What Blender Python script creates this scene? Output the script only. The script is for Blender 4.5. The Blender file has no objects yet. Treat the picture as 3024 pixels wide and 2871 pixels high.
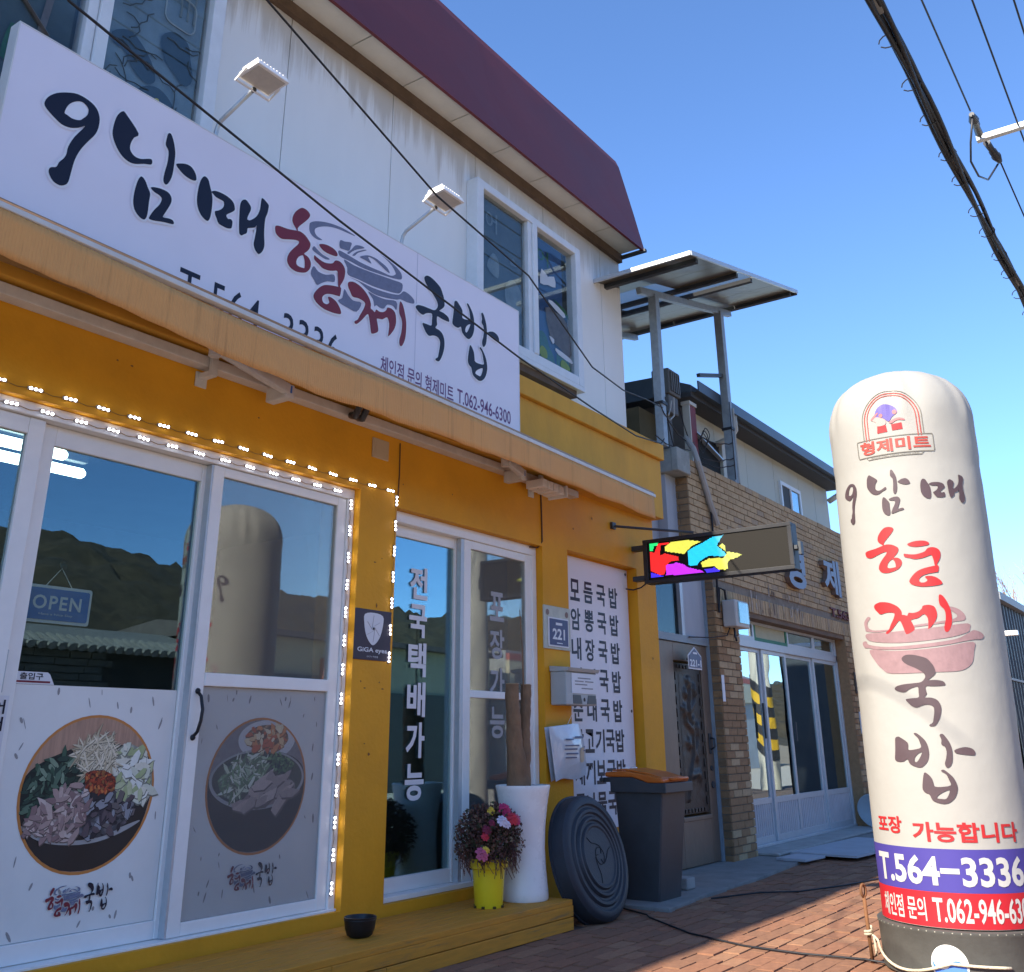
import bpy, bmesh, math, random, json
from mathutils import Vector, Matrix, geometry, noise
S = bpy.context.scene
COL = S.collection
rnd = random.Random(11)
rad = math.radians

# ------------------------------------------------------------------ camera
YAW, PITCH, ROLL = rad(34.75), rad(20.73), rad(0.459)
fw = Vector((math.cos(PITCH)*math.cos(YAW), math.cos(PITCH)*math.sin(YAW), math.sin(PITCH)))
rt = Vector((math.sin(YAW), -math.cos(YAW), 0))
dn = fw.cross(rt)
r2 = math.cos(ROLL)*rt + math.sin(ROLL)*dn
d2 = -math.sin(ROLL)*rt + math.cos(ROLL)*dn
cd = bpy.data.cameras.new('Camera')
cam = bpy.data.objects.new('Camera', cd); COL.objects.link(cam)
m = Matrix.Identity(4)
for i in range(3):
    m[i][0] = r2[i]; m[i][1] = -d2[i]; m[i][2] = -fw[i]
m[2][3] = 1.05
cam.matrix_world = m
cd.sensor_fit = 'HORIZONTAL'; cd.sensor_width = 36; cd.lens = 34.607; cd.shift_y = -0.11524
cd.clip_start = 0.05; cd.clip_end = 3000
S.camera = cam

# ------------------------------------------------------------------ light
SUN = Vector((-0.79, 0.138, 0.60)).normalized()        # direction to the sun
w = bpy.data.worlds.new('World'); S.world = w; w.use_nodes = True
nt = w.node_tree; bg = nt.nodes['Background']
sky = nt.nodes.new('ShaderNodeTexSky'); sky.sky_type = 'NISHITA'; sky.sun_disc = False
sky.sun_elevation = math.asin(SUN.z); sky.sun_rotation = math.atan2(SUN.x, SUN.y)
sky.air_density = 0.85; sky.dust_density = 0.0; sky.ozone_density = 8.0; sky.altitude = 100
nt.links.new(sky.outputs[0], bg.inputs[0]); bg.inputs[1].default_value = 0.13
sl = bpy.data.lights.new('Sun', 'SUN'); sl.energy = 4.1; sl.angle = rad(0.55); sl.color = (1.0, 0.91, 0.78)
so = bpy.data.objects.new('Sun', sl); COL.objects.link(so)
so.rotation_euler = SUN.to_track_quat('Z', 'Y').to_euler()
vs = S.view_settings; vs.view_transform = 'Standard'; vs.look = 'None'; vs.gamma = 1; vs.exposure = 1.4
S.cycles.max_bounces = 8; S.cycles.transparent_max_bounces = 16
S.cycles.sample_clamp_indirect = 6

# ------------------------------------------------------------------ helpers
def link(o, parent=None):
    COL.objects.link(o)
    if parent is not None: o.parent = parent
    return o
def tag(o, label=None, cat=None, group=None, kind=None):
    if label: o['label'] = label
    if cat: o['category'] = cat
    if group: o['group'] = group
    if kind: o['kind'] = kind
    return o
def thing(name, label, cat, group=None):
    o = bpy.data.objects.new(name, None); link(o); o.empty_display_size = 0.1
    return tag(o, label, cat, group)
class MB:
    def __init__(s): s.v = []; s.f = []; s.m = []; s.cur = 0
    def add(s, vs, fs):
        n = len(s.v); s.v += [tuple(p) for p in vs]
        for f in fs: s.f.append([n+i for i in f]); s.m.append(s.cur)
        return s
    def box(s, x0, x1, y0, y1, z0, z1):
        v = [(x0,y0,z0),(x1,y0,z0),(x1,y1,z0),(x0,y1,z0),(x0,y0,z1),(x1,y0,z1),(x1,y1,z1),(x0,y1,z1)]
        return s.add(v, [(0,3,2,1),(4,5,6,7),(0,1,5,4),(1,2,6,5),(2,3,7,6),(3,0,4,7)])
    def hexa(s, v): return s.add(v, [(0,3,2,1),(4,5,6,7),(0,1,5,4),(1,2,6,5),(2,3,7,6),(3,0,4,7)])
    def bar(s, a, b, w, h=None, up=(0,0,1)):
        a = Vector(a); b = Vector(b); h = w if h is None else h
        d = (b-a).normalized(); u = Vector(up)
        if abs(d.dot(u)) > .98: u = Vector((0,1,0))
        sx = d.cross(u).normalized()*w/2; sy = sx.cross(d).normalized()*h/2
        v = [a-sx-sy, a+sx-sy, a+sx+sy, a-sx+sy, b-sx-sy, b+sx-sy, b+sx+sy, b-sx+sy]
        return s.hexa(v)
    def tube(s, pts, r, n=8, cap=True):
        pts = [Vector(p) for p in pts]; k = len(pts)
        rr = r if isinstance(r, (list, tuple)) else [r]*k
        t0 = (pts[1]-pts[0]).normalized(); u = Vector((0,0,1)) if abs(t0.z) < .95 else Vector((0,1,0))
        nx = t0.cross(u).normalized(); base = len(s.v); vs = []
        for i, p in enumerate(pts):
            t = (pts[min(i+1,k-1)]-pts[max(i-1,0)]).normalized()
            nx = (nx - t*nx.dot(t)).normalized(); ny = t.cross(nx)
            for j in range(n):
                a = 2*math.pi*j/n; vs.append(p + (nx*math.cos(a)+ny*math.sin(a))*rr[i])
        fs = [(i*n+j, i*n+(j+1)%n, (i+1)*n+(j+1)%n, (i+1)*n+j) for i in range(k-1) for j in range(n)]
        if cap: fs += [tuple(range(n-1,-1,-1)), tuple(range((k-1)*n, k*n))]
        return s.add(vs, fs)
    def lathe(s, prof, c=(0,0,0), n=32, mat=None, jit=None):
        # prof: list of (r, z)
        vs = []; fs = []; k = len(prof)
        for r, z in prof:
            for j in range(n):
                a = 2*math.pi*j/n; p = Vector((r*math.cos(a), r*math.sin(a), z))
                if mat is not None: p = mat @ p
                vs.append(p + Vector(c))
        for i in range(k-1):
            for j in range(n): fs.append((i*n+j, i*n+(j+1)%n, (i+1)*n+(j+1)%n, (i+1)*n+j))
        return s.add(vs, fs)
    def prism(s, poly, axis, a, b):
        # extrude 2D polygon along axis: 'x' -> poly is (y,z); 'y' -> (x,z); 'z' -> (x,y)
        P = {'x': lambda p,t: (t,p[0],p[1]), 'y': lambda p,t: (p[0],t,p[1]), 'z': lambda p,t: (p[0],p[1],t)}[axis]
        n = len(poly); vs = [P(p,a) for p in poly]+[P(p,b) for p in poly]
        fs = [tuple(range(n-1,-1,-1)), tuple(range(n,2*n))]+[(i,(i+1)%n,n+(i+1)%n,n+i) for i in range(n)]
        return s.add(vs, fs)
    def ball(s, c, r, n=8, k=6, sz=(1,1,1)):
        prof = [(math.sin(math.pi*i/k)*r, -math.cos(math.pi*i/k)*r) for i in range(k+1)]
        M = Matrix.Diagonal((sz[0],sz[1],sz[2]))
        return s.lathe([(max(a,1e-4),b) for a,b in prof], c, n, M)
    def mesh(s, name, mats):
        me = bpy.data.meshes.new(name); me.from_pydata(s.v, [], s.f)
        for q in (mats if isinstance(mats, (list,tuple)) else [mats]): me.materials.append(q)
        me.polygons.foreach_set('material_index', s.m)
        bm = bmesh.new(); bm.from_mesh(me); bmesh.ops.recalc_face_normals(bm, faces=bm.faces); bm.to_mesh(me); bm.free()
        return me
    def build(s, name, mats, parent=None, smooth=False, bevel=0, seg=2):
        me = s.mesh(name, mats)
        o = bpy.data.objects.new(name, me); link(o, parent)
        if smooth: me.shade_smooth() if smooth is True else me.set_sharp_from_angle(angle=rad(smooth))
        if smooth and smooth is not True:
            for p in me.polygons: p.use_smooth = True
        if bevel:
            b = o.modifiers.new('b', 'BEVEL'); b.width = bevel; b.segments = seg; b.limit_method = 'ANGLE'; b.angle_limit = rad(40)
        return o
def bx(name, mt, parent, x0, x1, y0, y1, z0, z1, bevel=0):
    return MB().box(x0,x1,y0,y1,z0,z1).build(name, mt, parent, bevel=bevel)

# ---- materials
MATS = {}
def mat(name, col, rough=.6, var=.10, scale=6, bump=0., bscale=80, metal=0, spec=.4, stretch=None, dark=None, darkcol=(.1,.08,.06), detail=4, coat=0):
    if name in MATS: return MATS[name]
    M = bpy.data.materials.new(name); M.use_nodes = True; MATS[name] = M
    t = M.node_tree; N = t.nodes; L = t.links; p = N['Principled BSDF']
    p.inputs['Roughness'].default_value = rough; p.inputs['Metallic'].default_value = metal
    p.inputs['Specular IOR Level'].default_value = spec
    if coat: p.inputs['Coat Weight'].default_value = coat; p.inputs['Coat Roughness'].default_value = .15
    tc = N.new('ShaderNodeTexCoord'); src = tc.outputs['Object']
    if stretch:
        mp = N.new('ShaderNodeMapping'); mp.inputs['Scale'].default_value = stretch; L.new(src, mp.inputs[0]); src = mp.outputs[0]
    nz = N.new('ShaderNodeTexNoise'); nz.inputs['Scale'].default_value = scale; nz.inputs['Detail'].default_value = detail; nz.inputs['Roughness'].default_value = .65
    L.new(src, nz.inputs['Vector'])
    rp = N.new('ShaderNodeValToRGB'); e = rp.color_ramp.elements
    e[0].position = .25; e[1].position = .75
    e[0].color = tuple(c*(1-var) for c in col)+(1,); e[1].color = tuple(min(1,c*(1+var)) for c in col)+(1,)
    L.new(nz.outputs[0], rp.inputs[0]); out = rp.outputs[0]
    if dark:     # blotchy dirt: dark=(scale, threshold, amount)
        n2 = N.new('ShaderNodeTexNoise'); n2.inputs['Scale'].default_value = dark[0]; n2.inputs['Detail'].default_value = 8; n2.inputs['Roughness'].default_value = .7
        L.new(src, n2.inputs['Vector'])
        r2_ = N.new('ShaderNodeValToRGB'); q = r2_.color_ramp.elements; q[0].position = dark[1]; q[1].position = min(1, dark[1]+.16)
        q[0].color = (0,0,0,1); q[1].color = (dark[2],)*3+(1,)
        L.new(n2.outputs[0], r2_.inputs[0])
        mx = N.new('ShaderNodeMix'); mx.data_type = 'RGBA'; L.new(r2_.outputs[0], mx.inputs[0]); L.new(out, mx.inputs[6]); mx.inputs[7].default_value = darkcol+(1,)
        out = mx.outputs[2]
    L.new(out, p.inputs['Base Color'])
    rr = N.new('ShaderNodeMapRange'); rr.inputs[3].default_value = max(0,rough-.08); rr.inputs[4].default_value = min(1,rough+.08)
    L.new(nz.outputs[0], rr.inputs[0]); L.new(rr.outputs[0], p.inputs['Roughness'])
    if bump:
        nb = N.new('ShaderNodeTexNoise'); nb.inputs['Scale'].default_value = bscale; nb.inputs['Detail'].default_value = 5
        L.new(src, nb.inputs['Vector'])
        b = N.new('ShaderNodeBump'); b.inputs['Strength'].default_value = bump; b.inputs['Distance'].default_value = .01
        L.new(nb.outputs[0], b.inputs['Height']); L.new(b.outputs[0], p.inputs['Normal'])
    return M
def emit(name, col, strength):
    if name in MATS: return MATS[name]
    M = bpy.data.materials.new(name); M.use_nodes = True; MATS[name] = M
    p = M.node_tree.nodes['Principled BSDF']; p.inputs['Base Color'].default_value = col+(1,)
    p.inputs['Emission Color'].default_value = col+(1,); p.inputs['Emission Strength'].default_value = strength
    return M
def glass(name, tint=(.75,.85,.85), refl=.3, wav=0., rtint=(.8,.95,1.), top=.5):
    if name in MATS: return MATS[name]
    M = bpy.data.materials.new(name); M.use_nodes = True; MATS[name] = M
    t = M.node_tree; N = t.nodes; L = t.links; N.remove(N['Principled BSDF'])
    tr = N.new('ShaderNodeBsdfTransparent'); tr.inputs[0].default_value = tint+(1,)
    gl = N.new('ShaderNodeBsdfGlossy'); gl.inputs['Roughness'].default_value = .0; gl.inputs['Color'].default_value = rtint+(1,)
    lw = N.new('ShaderNodeLayerWeight'); lw.inputs[0].default_value = .3
    mr = N.new('ShaderNodeMapRange'); mr.inputs[3].default_value = refl; mr.inputs[4].default_value = min(1,refl+top)
    L.new(lw.outputs['Fresnel'], mr.inputs[0])
    mx = N.new('ShaderNodeMixShader'); L.new(mr.outputs[0], mx.inputs[0]); L.new(tr.outputs[0], mx.inputs[1]); L.new(gl.outputs[0], mx.inputs[2])
    if wav:
        tc = N.new('ShaderNodeTexCoord'); nz = N.new('ShaderNodeTexNoise'); nz.inputs['Scale'].default_value = 2.2; nz.inputs['Detail'].default_value = 1
        L.new(tc.outputs['Object'], nz.inputs['Vector'])
        b = N.new('ShaderNodeBump'); b.inputs['Strength'].default_value = wav; b.inputs['Distance'].default_value = .02
        L.new(nz.outputs[0], b.inputs['Height']); L.new(b.outputs[0], gl.inputs['Normal'])
    L.new(mx.outputs[0], N['Material Output'].inputs[0])
    return M
def screen_mat(name, col, cover):
    if name in MATS: return MATS[name]
    M = bpy.data.materials.new(name); M.use_nodes = True; MATS[name] = M
    t = M.node_tree; N = t.nodes; L = t.links; p = N['Principled BSDF']; p.inputs['Base Color'].default_value = col+(1,); p.inputs['Roughness'].default_value = .8
    tr = N.new('ShaderNodeBsdfTransparent'); mx = N.new('ShaderNodeMixShader'); mx.inputs[0].default_value = cover
    L.new(tr.outputs[0], mx.inputs[1]); L.new(p.outputs[0], mx.inputs[2]); L.new(mx.outputs[0], N['Material Output'].inputs[0])
    return M

# ---- flat print: text and drawn letters as thin meshes on a surface
_tc = {}
def text2d(body, bold=0., spacing=1.0):
    k = (body, bold, spacing)
    if k in _tc: return _tc[k]
    c = bpy.data.curves.new('t', 'FONT'); c.body = body; c.size = 1; c.offset = bold; c.space_character = spacing; c.resolution_u = 3
    o = bpy.data.objects.new('t', c); COL.objects.link(o)
    dg = bpy.context.evaluated_depsgraph_get(); dg.update()
    me = bpy.data.meshes.new_from_object(o.evaluated_get(dg))
    v = [(p.co.x, p.co.y) for p in me.vertices]; f = [list(p.vertices) for p in me.polygons]
    bpy.data.objects.remove(o); bpy.data.curves.remove(c); bpy.data.meshes.remove(me)
    xs = [p[0] for p in v]; ys = [p[1] for p in v]
    x0, x1, y0, y1 = min(xs), max(xs), min(ys), max(ys)
    v = [((a-x0)/(x1-x0), (b-y0)/(y1-y0)) for a, b in v]
    _tc[k] = (v, f, (x1-x0)/(y1-y0)); return _tc[k]
def smooth_loop(lp, k=3):
    n = len(lp); out = []
    for i in range(n):
        p0, p1, p2, p3 = (Vector(lp[(i+j-1) % n]) for j in range(4))
        for s in range(k):
            t = s/k
            q = .5*((2*p1)+(-p0+p2)*t+(2*p0-5*p1+4*p2-p3)*t*t+(-p0+3*p1-3*p2+p3)*t**3)
            out.append((q.x, q.y))
    return out
def fill2d(loops):
    L3 = [[Vector((a, b, 0)) for a, b in l] for l in loops]
    tris = geometry.tessellate_polygon(L3)
    v = [(a, b) for l in loops for a, b in l]
    return v, [list(t) for t in tris]
def grow(lp, d):
    # move every point outwards along its normal (loop orientation independent)
    n = len(lp); A = sum(lp[i][0]*lp[(i+1)%n][1]-lp[(i+1)%n][0]*lp[i][1] for i in range(n)); sg = 1 if A > 0 else -1
    out = []
    for i in range(n):
        a = Vector(lp[i-1]); b = Vector(lp[(i+1) % n]); t = (b-a)
        if t.length < 1e-9: out.append(lp[i]); continue
        t.normalize(); out.append((lp[i][0]+sg*t.y*d, lp[i][1]-sg*t.x*d))
    return out
def flat(name, parts, fn, mt, parent, cut=None):
    # parts: list of (verts2d, faces); fn maps (u,v,layer)->xyz ; cut = slice width in u for curved targets
    me = bpy.data.meshes.new(name); V = []; F = []
    bm = bmesh.new()
    lay = bm.verts.layers.int.new('k')
    for k, (v, f) in enumerate(parts):
        bv = [bm.verts.new((a, b, 0)) for a, b in v]
        for q in bv: q[lay] = k
        for t in f:
            try: bm.faces.new([bv[i] for i in t])
            except ValueError: pass
    if cut:
        xs = [q.co.x for q in bm.verts]; x = math.floor(min(xs)/cut)*cut+cut
        while x < max(xs):
            bmesh.ops.bisect_plane(bm, geom=bm.verts[:]+bm.edges[:]+bm.faces[:], plane_co=(x,0,0), plane_no=(1,0,0)); x += cut
    for q in bm.verts: q.co = Vector(fn(q.co.x, q.co.y, q[lay]))
    bm.to_mesh(me); bm.free(); me.materials.append(mt)
    o = bpy.data.objects.new(name, me); return link(o, parent)
def boxed(body, u0, u1, v0, v1, bold=0., spacing=1.):
    v, f, _ = text2d(body, bold, spacing)
    return ([(u0+(u1-u0)*a, v0+(v1-v0)*b) for a, b in v], f)
def rounded(u0, u1, v0, v1, r, n=5):
    out = []
    for cx, cy, a0 in ((u1-r,v1-r,0),(u0+r,v1-r,90),(u0+r,v0+r,180),(u1-r,v0+r,270)):
        for i in range(n+1):
            a = rad(a0+90*i/n); out.append((cx+r*math.cos(a), cy+r*math.sin(a)))
    return out
def ell(cx, cy, a, b, n=40, rot=0): return [(cx+a*math.cos(t)*math.cos(rot)-b*math.sin(t)*math.sin(rot), cy+a*math.cos(t)*math.sin(rot)+b*math.sin(t)*math.cos(rot)) for t in (2*math.pi*i/n for i in range(n))]
def onfront(y, e=.0012): return lambda u, v, k=0: (u, y-e-.0004*k, v)      # a plane facing the street
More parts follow.
